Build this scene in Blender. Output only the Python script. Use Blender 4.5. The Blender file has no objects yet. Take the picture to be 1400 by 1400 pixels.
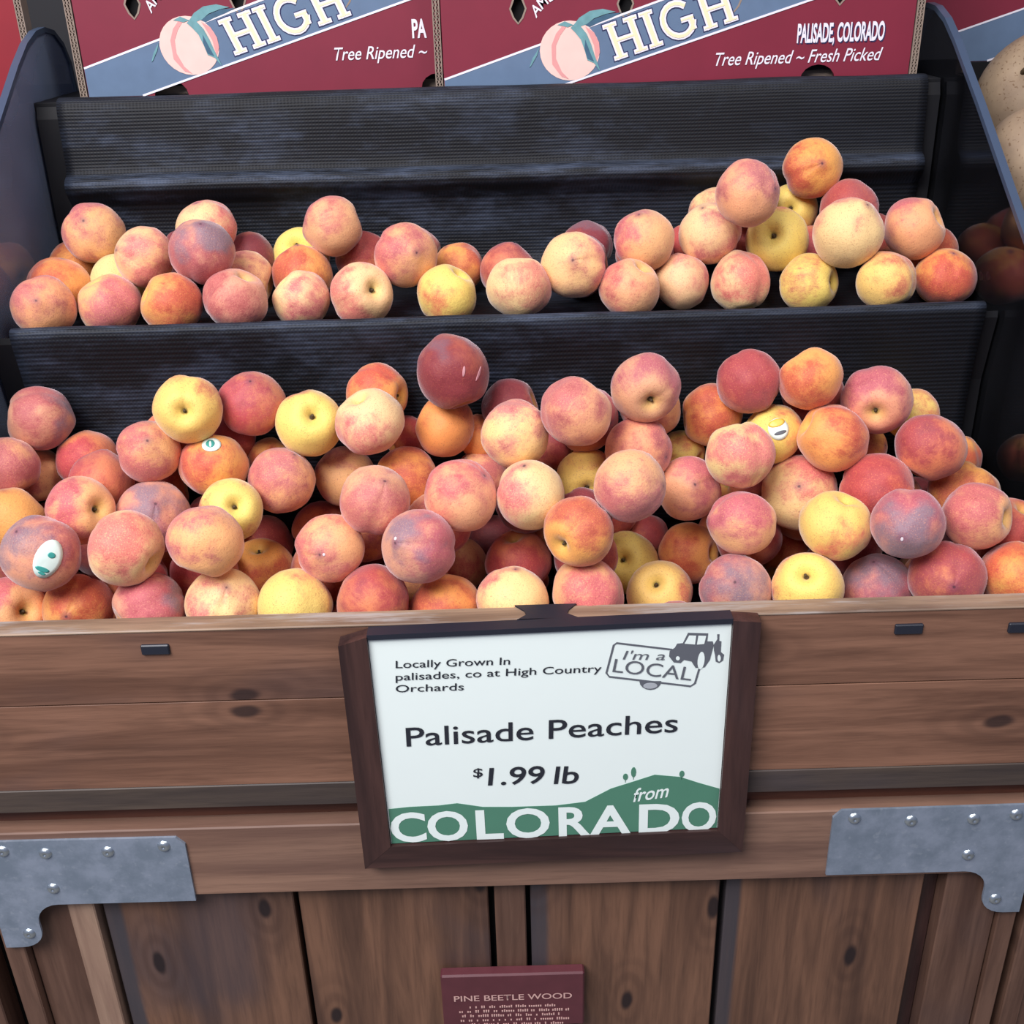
import bpy, bmesh, math, random
from mathutils import Vector, Matrix, Euler, noise
PI = math.pi
sc = bpy.context.scene
col = sc.collection
random.seed(4)

# ---------------------------------------------------------------- camera
PITCH, ROLL, FPX = math.radians(26.18), math.radians(1.6), 1500.0
EYE = Vector((0, 0, 1.55))
FW = Vector((0, math.cos(PITCH), -math.sin(PITCH)))
U0 = Vector((0, math.sin(PITCH), math.cos(PITCH)))
R0 = Vector((1, 0, 0))
RT = R0 * math.cos(ROLL) - U0 * math.sin(ROLL)
UP = R0 * math.sin(ROLL) + U0 * math.cos(ROLL)
cd = bpy.data.cameras.new('camera')
cam = bpy.data.objects.new('camera', cd)
col.objects.link(cam)
cd.sensor_width = 36
cd.lens = 36 * FPX / 1400
cd.clip_start = .05
M = Matrix((RT, UP, -FW)).transposed().to_4x4()
M.translation = EYE
cam.matrix_world = M
sc.camera = cam

# ---------------------------------------------------------------- light and exposure
sc.view_settings.view_transform = 'Standard'
sc.view_settings.look = 'None'
sc.view_settings.gamma = 1
sc.view_settings.use_curve_mapping = False
sc.view_settings.exposure = 0.0
w = bpy.data.worlds.new('world')
sc.world = w
w.use_nodes = True
wb = w.node_tree.nodes['Background']
wb.inputs[0].default_value = (.62, .68, 1.0, 1)
wb.inputs[1].default_value = 0.29


def area(name, loc, target, sx, sy, power, colr):
    l = bpy.data.lights.new(name, 'AREA')
    l.shape = 'RECTANGLE'
    l.size, l.size_y = sx, sy
    l.energy = power
    l.color = colr
    o = bpy.data.objects.new(name, l)
    o.location = loc
    o.rotation_euler = (Vector(target) - Vector(loc)).to_track_quat('-Z', 'Y').to_euler()
    col.objects.link(o)
    return o


area('daylight_opening', (-1.2, -.75, 3.3), (0, 1.15, 1.0), 1.9, 1.3, 150, (1.0, .97, .98))
area('warm_top_light', (1.0, .1, 3.6), (.2, 1.1, 1.0), .8, .8, 26, (1.0, .93, .86))  # small warm area light from above right


# ---------------------------------------------------------------- helpers
def at(px, py, Y):                       # the point of the plane y = Y seen at a pixel of the photograph
    r = FW + RT * ((px - 700) / FPX) - UP * ((py - 700) / FPX)
    p = EYE + r * (Y / r.y)
    return p


def srgb(h):
    h = h.lstrip('#')
    c = [int(h[i:i + 2], 16) / 255 for i in (0, 2, 4)]
    return [x / 12.92 if x <= .04045 else ((x + .055) / 1.055) ** 2.4 for x in c]


def empty(name, label, cat, loc=(0, 0, 0), group=None):
    o = bpy.data.objects.new(name, None)
    o.empty_display_size = .05
    o.location = loc
    col.objects.link(o)
    return tag(o, label, cat, group)


def tag(o, label, cat, group=None):
    o['label'] = label
    o['category'] = cat
    if group:
        o['group'] = group
    return o


def link(name, me, mat, parent=None):
    o = bpy.data.objects.new(name, me)
    if mat and not me.materials:
        me.materials.append(mat)
    col.objects.link(o)
    if parent:
        o.parent = parent
        pm = Matrix.Identity(4)
        q = parent
        while q:
            pm = Matrix.LocRotScale(q.location, q.rotation_euler, q.scale) @ q.matrix_parent_inverse @ pm if not q.parent else pm
            q = q.parent
        o.matrix_parent_inverse = pm.inverted() if parent.parent is None else Matrix.Identity(4)
    return o


def mesh_from(bm, name, smooth=False):
    bmesh.ops.recalc_face_normals(bm, faces=bm.faces)
    me = bpy.data.meshes.new(name)
    bm.to_mesh(me)
    bm.free()
    if smooth:
        for p in me.polygons:
            p.use_smooth = True
    return me


def bx(bm, x0, x1, y0, y1, z0, z1, bevel=0.0):
    vs = [bm.verts.new(p) for p in ((x0, y0, z0), (x1, y0, z0), (x1, y1, z0), (x0, y1, z0),
                                    (x0, y0, z1), (x1, y0, z1), (x1, y1, z1), (x0, y1, z1))]
    fs = [bm.faces.new([vs[i] for i in f]) for f in ((0, 3, 2, 1), (4, 5, 6, 7), (0, 1, 5, 4), (1, 2, 6, 5), (2, 3, 7, 6), (3, 0, 4, 7))]
    if bevel:
        es = list({e for f in fs for e in f.edges})
        bmesh.ops.bevel(bm, geom=es, offset=bevel, segments=1, affect='EDGES')


def box(name, dims, mat, parent=None, bevel=.0015, seed=None):
    bm = bmesh.new()
    bx(bm, *dims, bevel=bevel)
    o = link(name, mesh_from(bm, name), mat, parent)
    o['seed'] = float(seed if seed is not None else random.uniform(0, 30))
    o['stain_edge'] = -9.0
    return o


def plate_bm(bm, pts, y0, y1):           # outline in x, z extruded from y0 to y1
    a = [bm.verts.new((x, y0, z)) for x, z in pts]
    b = [bm.verts.new((x, y1, z)) for x, z in pts]
    bm.faces.new(a)
    bm.faces.new(b[::-1])
    n = len(pts)
    for i in range(n):
        bm.faces.new((a[i], b[i], b[(i + 1) % n], a[(i + 1) % n]))


def plate(name, pts, y0, y1, mat, parent=None, seed=None):
    bm = bmesh.new()
    plate_bm(bm, pts, y0, y1)
    o = link(name, mesh_from(bm, name), mat, parent)
    o['seed'] = float(seed if seed is not None else random.uniform(0, 30))
    return o


_k = [0]


def stroke_bm(bm, pts, wd, y0, y1, closed=False):      # a pen stroke of width wd along x, z points
    P = [Vector((p[0], p[1])) for p in pts]
    n = len(P)
    L, R = [], []
    for i in range(n):
        a = P[i - 1] if (i > 0 or closed) else P[i]
        b = P[(i + 1) % n] if (i < n - 1 or closed) else P[i]
        t = (b - a)
        if t.length < 1e-9:
            t = Vector((1, 0))
        t.normalize()
        nn = Vector((-t.y, t.x)) * wd / 2
        L.append(P[i] + nn)
        R.append(P[i] - nn)
    rng = range(n) if closed else range(n - 1)
    for i in rng:
        j = (i + 1) % n
        _k[0] = (_k[0] + 1) % 13                  # overlapping strokes never share one plane
        plate_bm(bm, [tuple(L[i]), tuple(L[j]), tuple(R[j]), tuple(R[i])], y0 - _k[0] * 1.2e-5, y1)


# ---------------------------------------------------------------- materials
def mat_new(name):
    m = bpy.data.materials.new(name)
    m.use_nodes = True
    nt = m.node_tree
    return m, nt, nt.nodes['Principled BSDF']


def nd(nt, typ, **kw):
    n = nt.nodes.new(typ)
    for k, v in kw.items():
        if isinstance(k, str) and k.startswith('i_'):
            n.inputs[k[2:].replace('_', ' ')].default_value = v
        else:
            setattr(n, k, v)
    return n


def math_(nt, op, a, b=None, clamp=False):
    n = nt.nodes.new('ShaderNodeMath')
    n.operation = op
    n.use_clamp = clamp
    for i, v in enumerate((a, b)):
        if v is None:
            continue
        if isinstance(v, (int, float)):
            n.inputs[i].default_value = v
        else:
            nt.links.new(v, n.inputs[i])
    return n.outputs[0]


def mixc(nt, f, a, b, blend='MIX'):
    n = nt.nodes.new('ShaderNodeMix')
    n.data_type = 'RGBA'
    n.blend_type = blend
    for s, v in ((n.inputs[0], f), (n.inputs[6], a), (n.inputs[7], b)):
        if isinstance(v, (int, float)):
            s.default_value = v
        elif isinstance(v, (list, tuple)):
            s.default_value = (*v[:3], 1)
        else:
            nt.links.new(v, s)
    return n.outputs[2]


def sstep(nt, v, lo, hi, a=0.0, b=1.0):
    n = nt.nodes.new('ShaderNodeMapRange')
    n.interpolation_type = 'SMOOTHSTEP'
    n.inputs[1].default_value, n.inputs[2].default_value = lo, hi
    n.inputs[3].default_value, n.inputs[4].default_value = a, b
    nt.links.new(v, n.inputs[0])
    return n.outputs[0]


def noise_(nt, vec, scale, detail=3, rough=.5, dist=0):
    n = nt.nodes.new('ShaderNodeTexNoise')
    n.inputs['Scale'].default_value = scale
    n.inputs['Detail'].default_value = detail
    n.inputs['Roughness'].default_value = rough
    n.inputs['Distortion'].default_value = dist
    nt.links.new(vec, n.inputs['Vector'])
    return n.outputs['Fac']


def vscale(nt, vec, s):
    n = nt.nodes.new('ShaderNodeVectorMath')
    n.operation = 'MULTIPLY'
    nt.links.new(vec, n.inputs[0])
    n.inputs[1].default_value = s
    return n.outputs[0]


def seeded(nt, k=(1.7, .9, 1.3)):
    tc = nt.nodes.new('ShaderNodeTexCoord')
    at_ = nt.nodes.new('ShaderNodeAttribute')
    at_.attribute_type = 'OBJECT'
    at_.attribute_name = 'seed'
    cx = nt.nodes.new('ShaderNodeCombineXYZ')
    for i in range(3):
        nt.links.new(math_(nt, 'MULTIPLY', at_.outputs['Fac'], k[i]), cx.inputs[i])
    a = nt.nodes.new('ShaderNodeVectorMath')
    a.operation = 'ADD'
    nt.links.new(tc.outputs['Object'], a.inputs[0])
    nt.links.new(cx.outputs[0], a.inputs[1])
    return tc.outputs['Object'], a.outputs[0]


def bump(nt, p, h, dist, strength=1.0):
    b = nt.nodes.new('ShaderNodeBump')
    b.inputs['Distance'].default_value = dist
    b.inputs['Strength'].default_value = strength
    nt.links.new(h, b.inputs['Height'])
    nt.links.new(b.outputs[0], p.inputs['Normal'])


def plain(name, c, rough=.6, metal=0.0, spec=.5, var=0.0, scale=40):
    m, nt, p = mat_new(name)
    c = srgb(c) if isinstance(c, str) else list(c)
    p.inputs['Roughness'].default_value = rough
    p.inputs['Metallic'].default_value = metal
    p.inputs['Specular IOR Level'].default_value = spec
    _, v = seeded(nt)
    f = noise_(nt, v, scale, 4)
    k = var or .06
    nt.links.new(mixc(nt, f, [x * (1 - k) for x in c], [min(1, x * (1 + k)) for x in c]), p.inputs['Base Color'])
    return m


def wood(name, c_lo, c_hi, axis, stain=.35, knots=1.0, rough=.55, worn=0.0):
    m, nt, p = mat_new(name)
    _, v = seeded(nt)
    g = {'x': (1.6, 22, 22), 'z': (22, 22, 1.6)}[axis]
    k = {'x': (2.0, 4.6, 4.6), 'z': (4.6, 4.6, 2.0)}[axis]
    kk = {'x': (3.0, 0, 7.0), 'z': (7.0, 0, 3.0)}[axis]
    gr = noise_(nt, vscale(nt, v, g), 1.6, 5, .6, .6)
    gr2 = noise_(nt, vscale(nt, v, tuple(q * 4 for q in g)), 2.0, 3, .6)
    big = noise_(nt, vscale(nt, v, k), 1.1, 3, .55, .4)
    c = mixc(nt, sstep(nt, gr, .28, .72), srgb(c_lo), srgb(c_hi))
    c = mixc(nt, sstep(nt, gr2, .45, .75, 0, .35), c, [x * .6 for x in srgb(c_lo)])
    st = sstep(nt, big, .50, .72, 0, stain)
    c = mixc(nt, st, c, srgb('#3E3A42'))
    if axis == 'z':                       # blue stain running down one edge of a plank
        o_, _v = seeded(nt)
        ba = nt.nodes.new('ShaderNodeAttribute')
        ba.attribute_type = 'OBJECT'
        ba.attribute_name = 'stain_edge'
        sx_ = nt.nodes.new('ShaderNodeSeparateXYZ')
        nt.links.new(o_, sx_.inputs[0])
        dx_ = math_(nt, 'ABSOLUTE', math_(nt, 'SUBTRACT', sx_.outputs[0], ba.outputs['Fac']))
        dx_ = math_(nt, 'ADD', dx_, math_(nt, 'MULTIPLY', math_(nt, 'SUBTRACT', gr, .5), .012))
        c = mixc(nt, sstep(nt, dx_, .010, .019, .8, 0), c, srgb('#3A3C44'))
    # knots with rings
    vo = nt.nodes.new('ShaderNodeTexVoronoi')
    vo.inputs['Scale'].default_value = 1.0
    vo.voronoi_dimensions = '2D'
    wv = nt.nodes.new('ShaderNodeVectorMath')
    wv.operation = 'ADD'
    nt.links.new(vscale(nt, v, kk), wv.inputs[0])
    nn = nt.nodes.new('ShaderNodeTexNoise')
    nn.inputs['Scale'].default_value = 14
    nt.links.new(v, nn.inputs['Vector'])
    nt.links.new(vscale(nt, nn.outputs['Color'], (.10, .10, .10)), wv.inputs[1])
    sw = nt.nodes.new('ShaderNodeSeparateXYZ')
    nt.links.new(wv.outputs[0], sw.inputs[0])
    cw = nt.nodes.new('ShaderNodeCombineXYZ')
    nt.links.new(sw.outputs[0], cw.inputs[0])
    nt.links.new(sw.outputs[2], cw.inputs[1])
    nt.links.new(cw.outputs[0], vo.inputs['Vector'])
    d = vo.outputs['Distance']
    halo = sstep(nt, d, .05, .34, .42 * knots, 0)
    rings = math_(nt, 'SINE', math_(nt, 'MULTIPLY', d, 70))
    c = mixc(nt, math_(nt, 'MULTIPLY', halo, sstep(nt, rings, -1, 1, .35, 1)), c, srgb('#3A2620'))
    c = mixc(nt, sstep(nt, d, .03, .065, .92 * knots, 0), c, srgb('#1C1418'))
    if worn:
        wr = noise_(nt, vscale(nt, v, (3, 30, 30)), 2.2, 5, .65)
        c = mixc(nt, sstep(nt, wr, .48, .68, 0, worn), c, srgb('#A8A4A2'))
    nt.links.new(c, p.inputs['Base Color'])
    p.inputs['Roughness'].default_value = rough
    p.inputs['Specular IOR Level'].default_value = .4
    bump(nt, p, gr2, .0006, .6)
    return m


def peach_material():
    m, nt, p = mat_new('peach_skin')
    o, v = seeded(nt)

    def attr(n):
        a = nt.nodes.new('ShaderNodeAttribute')
        a.attribute_type = 'OBJECT'
        a.attribute_name = n
        return a
    base, blush = attr('base_colour').outputs['Color'], attr('blush_colour').outputs['Color']
    cover, patch = attr('cover').outputs['Fac'], attr('patch').outputs['Fac']
    sx = nt.nodes.new('ShaderNodeSeparateXYZ')
    nt.links.new(o, sx.inputs[0])
    X, Y, Z = sx.outputs
    n1 = noise_(nt, v, 1.3, 2, .5)
    n2 = noise_(nt, vscale(nt, v, (7, 7, 1.4)), 1.6, 4, .65)
    n3 = noise_(nt, v, 9, 4, .7)
    mm = math_(nt, 'ADD', math_(nt, 'MULTIPLY', math_(nt, 'SUBTRACT', n1, .5), 2.3), math_(nt, 'MULTIPLY', X, .50))
    mm = math_(nt, 'ADD', mm, math_(nt, 'MULTIPLY', math_(nt, 'SUBTRACT', n2, .5), .75))
    mm = math_(nt, 'ADD', mm, math_(nt, 'MULTIPLY', math_(nt, 'SUBTRACT', n3, .5), .55))
    mm = math_(nt, 'ADD', mm, math_(nt, 'MULTIPLY', cover, 1.5))
    mm = math_(nt, 'SUBTRACT', mm, sstep(nt, Z, .55, 1.0, 0, .75))
    f = sstep(nt, mm, .18, 1.15)
    c = mixc(nt, f, base, blush)
    dk = mixc(nt, 1.0, c, (.78, .64, .70), 'MULTIPLY')
    c = mixc(nt, math_(nt, 'MULTIPLY', sstep(nt, noise_(nt, v, 2.6, 4, .6), .5, .72, 0, .75), f), c, dk)
    # grey mauve bruise-like bloom towards the blossom end
    pm = math_(nt, 'ADD', math_(nt, 'MULTIPLY', Z, -.55), math_(nt, 'MULTIPLY', math_(nt, 'SUBTRACT', n1, .5), 1.6))
    c = mixc(nt, math_(nt, 'MULTIPLY', sstep(nt, pm, .12, .60), patch), c, srgb('#867782'))
    # speckles
    sp = noise_(nt, v, 26, 2, .5)
    c = mixc(nt, sstep(nt, sp, .56, .68, 0, .42), c, base)
    c = mixc(nt, sstep(nt, sp, .43, .30, 0, .42), c, srgb('#9A4244'))
    # dark pit of the stem end and the small dark tip
    rad = math_(nt, 'SQRT', math_(nt, 'ADD', math_(nt, 'MULTIPLY', X, X), math_(nt, 'MULTIPLY', Y, Y)))
    rn = math_(nt, 'ADD', rad, math_(nt, 'MULTIPLY', math_(nt, 'SUBTRACT', n3, .5), .10))
    zp = math_(nt, 'GREATER_THAN', Z, 0.0)
    zn = math_(nt, 'LESS_THAN', Z, 0.0)
    c = mixc(nt, math_(nt, 'MULTIPLY', sstep(nt, rn, .07, .15, .92, 0), zp), c, srgb('#4A3A22'))
    c = mixc(nt, math_(nt, 'MULTIPLY', sstep(nt, rn, .12, .48, .42, 0), zp), c, srgb('#E2C45E'))
    c = mixc(nt, math_(nt, 'MULTIPLY', sstep(nt, rn, .03, .26, .55, 0), zn), c, srgb('#7A4458'))
    c = mixc(nt, math_(nt, 'MULTIPLY', sstep(nt, rn, .015, .06, .8, 0), zn), c, srgb('#4A2C38'))
    nt.links.new(c, p.inputs['Base Color'])
    p.inputs['Roughness'].default_value = .55
    p.inputs['Specular IOR Level'].default_value = .3
    p.inputs['Sheen Weight'].default_value = .5
    p.inputs['Sheen Roughness'].default_value = .4
    p.inputs['Sheen Tint'].default_value = (.95, .93, 1.0, 1)
    bump(nt, p, math_(nt, 'ADD', n3, math_(nt, 'MULTIPLY', sp, .3)), .012, .16)
    return m


def liner_material():
    m, nt, p = mat_new('ribbed_rubber_liner')
    _, v = seeded(nt)
    sx = nt.nodes.new('ShaderNodeSeparateXYZ')
    nt.links.new(v, sx.inputs[0])
    X, Y, Z = sx.outputs
    run = math_(nt, 'ADD', Z, Y)
    rib = math_(nt, 'SINE', math_(nt, 'MULTIPLY', run, 2 * PI / .0044))
    cell = math_(nt, 'SINE', math_(nt, 'MULTIPLY', X, 2 * PI / .0042))
    h = math_(nt, 'ADD', math_(nt, 'MULTIPLY', rib, .65), math_(nt, 'MULTIPLY', math_(nt, 'MULTIPLY', cell, rib), .35))
    d1 = noise_(nt, vscale(nt, v, (4, 9, 9)), 2.0, 6, .7)
    d2 = noise_(nt, vscale(nt, v, (7, 60, 60)), 1.6, 4, .7)
    dust_glare = math_(nt, 'MULTIPLY', sstep(nt, d1, .42, .68), sstep(nt, d2, .35, .8, .3, 1))
    dust_glare = math_(nt, 'MULTIPLY', dust_glare, sstep(nt, rib, -1, 1, .45, 1))
    dust_glare = math_(nt, 'MULTIPLY', dust_glare, sstep(nt, math_(nt, 'ADD', X, math_(nt, 'MULTIPLY', d1, .5)), .25, .75, 1, .12))   # pale tone fades rightward, painting in the glare on the left end
    c = mixc(nt, sstep(nt, h, -.8, .8), srgb('#08090D'), srgb('#10141C'))
    for zc, hw, k in ((1.331, .008, .55), (1.2125, .007, .30), (1.4245, .006, .15)):  # highlights along the fold and lips, painted as pale bands
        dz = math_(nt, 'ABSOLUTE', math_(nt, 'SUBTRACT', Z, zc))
        dust_glare = math_(nt, 'ADD', dust_glare, math_(nt, 'MULTIPLY', sstep(nt, dz, hw * .3, hw, k, 0), sstep(nt, d2, .35, .65)), True)
    c = mixc(nt, math_(nt, 'MULTIPLY', dust_glare, .40), c, srgb('#6A7A98'))
    nt.links.new(c, p.inputs['Base Color'])
    p.inputs['Roughness'].default_value = .6
    p.inputs['Specular IOR Level'].default_value = .3
    bump(nt, p, h, .0004, .6)
    return m


def acrylic_material(lo, hi, hc, tc=(.62, .64, .70, 1)):
    m, nt, p = mat_new('smoked_acrylic')
    nt.nodes.remove(p)
    out = nt.nodes['Material Output']
    tr = nd(nt, 'ShaderNodeBsdfTransparent')
    tr.inputs[0].default_value = tc
    gl = nd(nt, 'ShaderNodeBsdfGlossy')
    gl.inputs['Roughness'].default_value = .06
    gl.inputs['Color'].default_value = (.85, .88, 1, 1)
    hz = nd(nt, 'ShaderNodeBsdfDiffuse')
    _, v = seeded(nt)
    hz.inputs['Color'].default_value = hc
    fr = nd(nt, 'ShaderNodeFresnel')
    fr.inputs[0].default_value = 1.5
    a = nd(nt, 'ShaderNodeMixShader')
    nt.links.new(sstep(nt, noise_(nt, v, 3, 4, .6), .3, .8, lo, hi), a.inputs[0])
    nt.links.new(tr.outputs[0], a.inputs[1])
    nt.links.new(hz.outputs[0], a.inputs[2])
    b = nd(nt, 'ShaderNodeMixShader')
    nt.links.new(fr.outputs[0], b.inputs[0])
    nt.links.new(a.outputs[0], b.inputs[1])
    nt.links.new(gl.outputs[0], b.inputs[2])
    nt.links.new(b.outputs[0], out.inputs[0])
    return m


def steel_material():
    m, nt, p = mat_new('galvanised_steel')
    _, v = seeded(nt)
    f = noise_(nt, v, 34, 5, .65)
    g = noise_(nt, v, 120, 2, .5)
    c = mixc(nt, sstep(nt, f, .3, .7), srgb('#7E8C9C'), srgb('#98A4B6'))
    c = mixc(nt, sstep(nt, g, .62, .7, 0, .15), c, srgb('#C2CAD4'))
    nt.links.new(c, p.inputs['Base Color'])
    p.inputs['Metallic'].default_value = .45
    p.inputs['Roughness'].default_value = .5
    return m


def melon_material():
    m, nt, p = mat_new('melon_rind')
    _, v = seeded(nt)
    f = noise_(nt, v, 14, 4, .6)
    s = noise_(nt, v, 230, 2, .5)
    c = mixc(nt, sstep(nt, f, .3, .7), srgb('#8C7864'), srgb('#A48E74'))
    c = mixc(nt, sstep(nt, s, .60, .68, 0, .8), c, srgb('#6A5038'))
    nt.links.new(c, p.inputs['Base Color'])
    p.inputs['Roughness'].default_value = .55
    bump(nt, p, f, .004, .5)
    return m


MW = wood('brown_wood_along', '#5E4032', '#8A6450', 'x', stain=.35, knots=.8)
MWL = wood('worn_lip_wood', '#6E5848', '#A68C74', 'x', stain=.3, knots=.3, worn=.75)
MWG = wood('grey_stained_wood', '#3A3230', '#54483F', 'x', stain=.7, knots=.2)
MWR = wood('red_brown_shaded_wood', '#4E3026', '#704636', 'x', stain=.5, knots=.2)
MWT = wood('rail_wood', '#6C5044', '#8E6E5C', 'x', stain=.12, knots=.1)
MWV = wood('upright_plank_wood', '#523A2E', '#7C5A46', 'z', stain=.6, knots=1.0)
MWB = wood('tan_batten_wood', '#8A6E5E', '#AC907A', 'z', stain=.1, knots=.0)
MWS = wood('stile_wood', '#4E362C', '#6E5244', 'z', stain=.4, knots=.3)
MWF = wood('dark_frame_wood', '#2E1E1E', '#4A322E', 'z', stain=.4, knots=.2, rough=.4)
MWFX = wood('dark_frame_wood_along', '#2E1E1E', '#4A322E', 'x', stain=.4, knots=.2, rough=.4)
MBLK = plain('black_painted_board', '#0E0F13', .65, spec=.3)
MPLUG = plain('black_plastic', '#1E222E', .45)
MTRIM = plain('blue_grey_plastic', '#3E4C62', .35)
MDARK = plain('dark_gap', '#08080A', .9)
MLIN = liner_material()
MACR = acrylic_material(.02, .07, (.16, .17, .20, 1))
MACL = acrylic_material(.26, .50, (.46, .58, .85, 1), (.92, .92, .95, 1))  # blue sky reflection painted in as diffuse haze
MSTEEL = steel_material()
MSCREW = plain('zinc_screw', '#B8C4CC', .3, metal=.9, var=.2, scale=300)
MPEACH = peach_material()
MSTEM = plain('stem_brown', '#4A3A24', .8)
MRED = plain('printed_maroon_card', '#7A2236', .5, var=.10, scale=25)
MREDB = plain('printed_red_card', '#861A26', .5, var=.10, scale=25)
MBAND = plain('printed_slate_blue', '#5E7490', .5, var=.14, scale=45)
MWHITE = plain('white_ink', '#E8E6F0', .5)
MCREAM = plain('cream_ink', '#F0E4BC', .5)
MNAVY = plain('navy_ink', '#2A2E58', .5)
MTEAL = plain('teal_ink', '#6A9AA0', .5, var=.3, scale=120)
MTEALD = plain('dark_teal_ink', '#3E6078', .5, var=.3, scale=120)
MPRINTP = plain('printed_peach_pink', '#EEC8BE', .5, var=.08, scale=60)
MPRINTR = plain('printed_peach_rose', '#DE9A98', .5, var=.08, scale=60)
MKRAFT = plain('kraft_card', '#8E7E72', .8, var=.15, scale=90)
MPAPER = plain('white_paper', '#E6F2EE', .55, var=.01)
MINK = plain('black_ink', '#20242E', .6)
MINKG = plain('grey_ink', '#5C6068', .6)
MGREEN = plain('green_ink', '#4C806A', .6, var=.05)
MGREEND = plain('dark_green_ink', '#3C6A5C', .6)
MPLAQ = plain('maroon_plaque', '#5A2C34', .45, var=.2, scale=60)
MPLAQT = plain('plaque_lettering', '#D0A8A0', .6)
MMELON = melon_material()
MFLOOR = plain('concrete_floor', '#77736E', .7, var=.15, scale=6)
MWALL = plain('dark_wall', '#2A2A2E', .8)

# ---------------------------------------------------------------- lettering
_cap = {}


def text_obj(s, offset=0.0):
    cu = bpy.data.curves.new('lettering', 'FONT')
    cu.body = s
    cu.size = 1
    cu.offset = offset
    cu.resolution_u = 4
    o = bpy.data.objects.new('lettering', cu)
    col.objects.link(o)
    dg = bpy.context.evaluated_depsgraph_get()
    me = bpy.data.meshes.new_from_object(o.evaluated_get(dg))
    bpy.data.objects.remove(o)
    bpy.data.curves.remove(cu)
    me.materials.clear()
    return me


def lettering(name, s, a, b, h, y, mat, parent, shear=0.0, offset=0.0, label=None, capref='H', arc=None):
    """letters on the plane y; a, b = (x, z) ends of the baseline; h = capital height"""
    me = text_obj(s, offset)
    if capref not in _cap:
        t = text_obj(capref)
        _cap[capref] = max(v.co.y for v in t.vertices)
        bpy.data.meshes.remove(t)
    xs = [v.co.x for v in me.vertices]
    x0, x1 = min(xs), max(xs)
    a, b = Vector(a), Vector(b)
    d = b - a
    L = d.length
    d.normalize()
    n = Vector((-d.y, d.x))
    k = h / _cap[capref]
    for v in me.vertices:
        q = a + d * ((v.co.x - x0) / (x1 - x0) * L + v.co.y * k * shear) + n * (v.co.y * k)
        if arc:
            q += n * (arc * 4 * ((v.co.x - x0) / (x1 - x0)) * (1 - (v.co.x - x0) / (x1 - x0)))
        v.co = (q.x, y, q.y)
    o = link(name, me, mat, parent)
    if label:
        o['label'] = label
    return o


def px2(px, py, Y):
    p = at(px, py, Y)
    return (p.x, p.z)


# ---------------------------------------------------------------- setting
def struct(o):
    o['kind'] = 'structure'
    return o


struct(box('floor', (-4, 4, -3, 3.2, -.05, 0), MFLOOR, bevel=0))
struct(box('wall_back', (-4, 4, 2.3, 2.4, 0, 3.4), MWALL, bevel=0))

# ---------------------------------------------------------------- the display bin
YF = .891                                 # front plane of the boards
XL, XR = -.5815, .550


def screw(x, z, y, parent, r=.0062):
    bm = bmesh.new()
    seg = 12
    rings = [(r * 1.15, 0), (r, .0016), (r * .7, .003), (r * .28, .0032), (r * .2, .0018)]
    vv = []
    for q, h in rings:
        vv.append([bm.verts.new((x + q * math.cos(2 * PI * i / seg), y - h, z + q * math.sin(2 * PI * i / seg))) for i in range(seg)])
    for a, b in zip(vv, vv[1:]):
        for i in range(seg):
            bm.faces.new((a[i], a[(i + 1) % seg], b[(i + 1) % seg], b[i]))
    bm.faces.new(vv[-1])
    return link('screw', mesh_from(bm, 'screw', True), MSCREW, parent)


def corner_plate(parent, x_out, sgn, z0, name='corner_plate', screws=True):
    """L shaped steel plate; x_out = outer end, sgn = direction of the long arm"""
    T = .0895
    pts = [(0, z0 + .001), (.212, z0), (.2205, z0 - .0095), (.220, z0 - T), (.070, z0 - T)]
    for i in range(7):                    # inside fillet
        t = i / 6 * PI / 2
        pts.append((.070 - .026 * math.sin(t), z0 - T - .026 + .026 * math.cos(t)))
    for i in range(7):                    # rounded toe
        t = i / 6 * PI / 2
        pts.append((.044 - .026 * (1 - math.cos(t)) + .0, z0 - T - .040 - .022 * math.sin(t)))
    pts.append((.0, z0 - T - .062))
    pts = [(x_out + sgn * x, z) for x, z in pts]
    if sgn < 0:
        pts = pts[::-1]
    o = plate(name, pts, YF - .0045, YF - .0015, MSTEEL, parent)
    bm = bmesh.new()
    bm.from_mesh(o.data)
    bmesh.ops.recalc_face_normals(bm, faces=bm.faces)
    bm.to_mesh(o.data)
    bm.free()
    if screws:
        for x, z in ((.198, -.011), (.138, -.0165), (.072, -.0165), (.028, -.012), (.070, -.066), (.030, -.131)):
            s = screw(x_out + sgn * x, z0 + z, YF - .0045, o)
    return o


bin_ = empty('display_bin', 'stained pine produce bin with plank front, stepped black shelves and clear sides', 'display bin', (0, 1.2, 0))
# front boards
box('front_board', (XL, XR, YF, .912, .9142, .9945), MW, bin_, .0003, 3.1)
box('front_board', (XL, XR, YF, .912, .809, .9128), MW, bin_, .0003, 8.2)
o = box('grey_board', (XL, XR, YF - .0005, .912, .7795, .8085), MWG, bin_, .0012, 2.2)
o['label'] = 'grey blue-stained strip along the foot of the front boards'
o = box('lip_cap', (XL, XR, YF - .001, .9152, .9947, .9975), MWL, bin_, .001, 5.5)
o['label'] = 'worn pale top edge of the front board'
box('recessed_strip', (XL, XR, .9095, .915, .752, .779), MWR, bin_, .0005, 1.2)
box('rail', (XL, XR, YF - .0015, .912, .660, .7535), MWT, bin_, .0015, 6.7)
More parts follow.
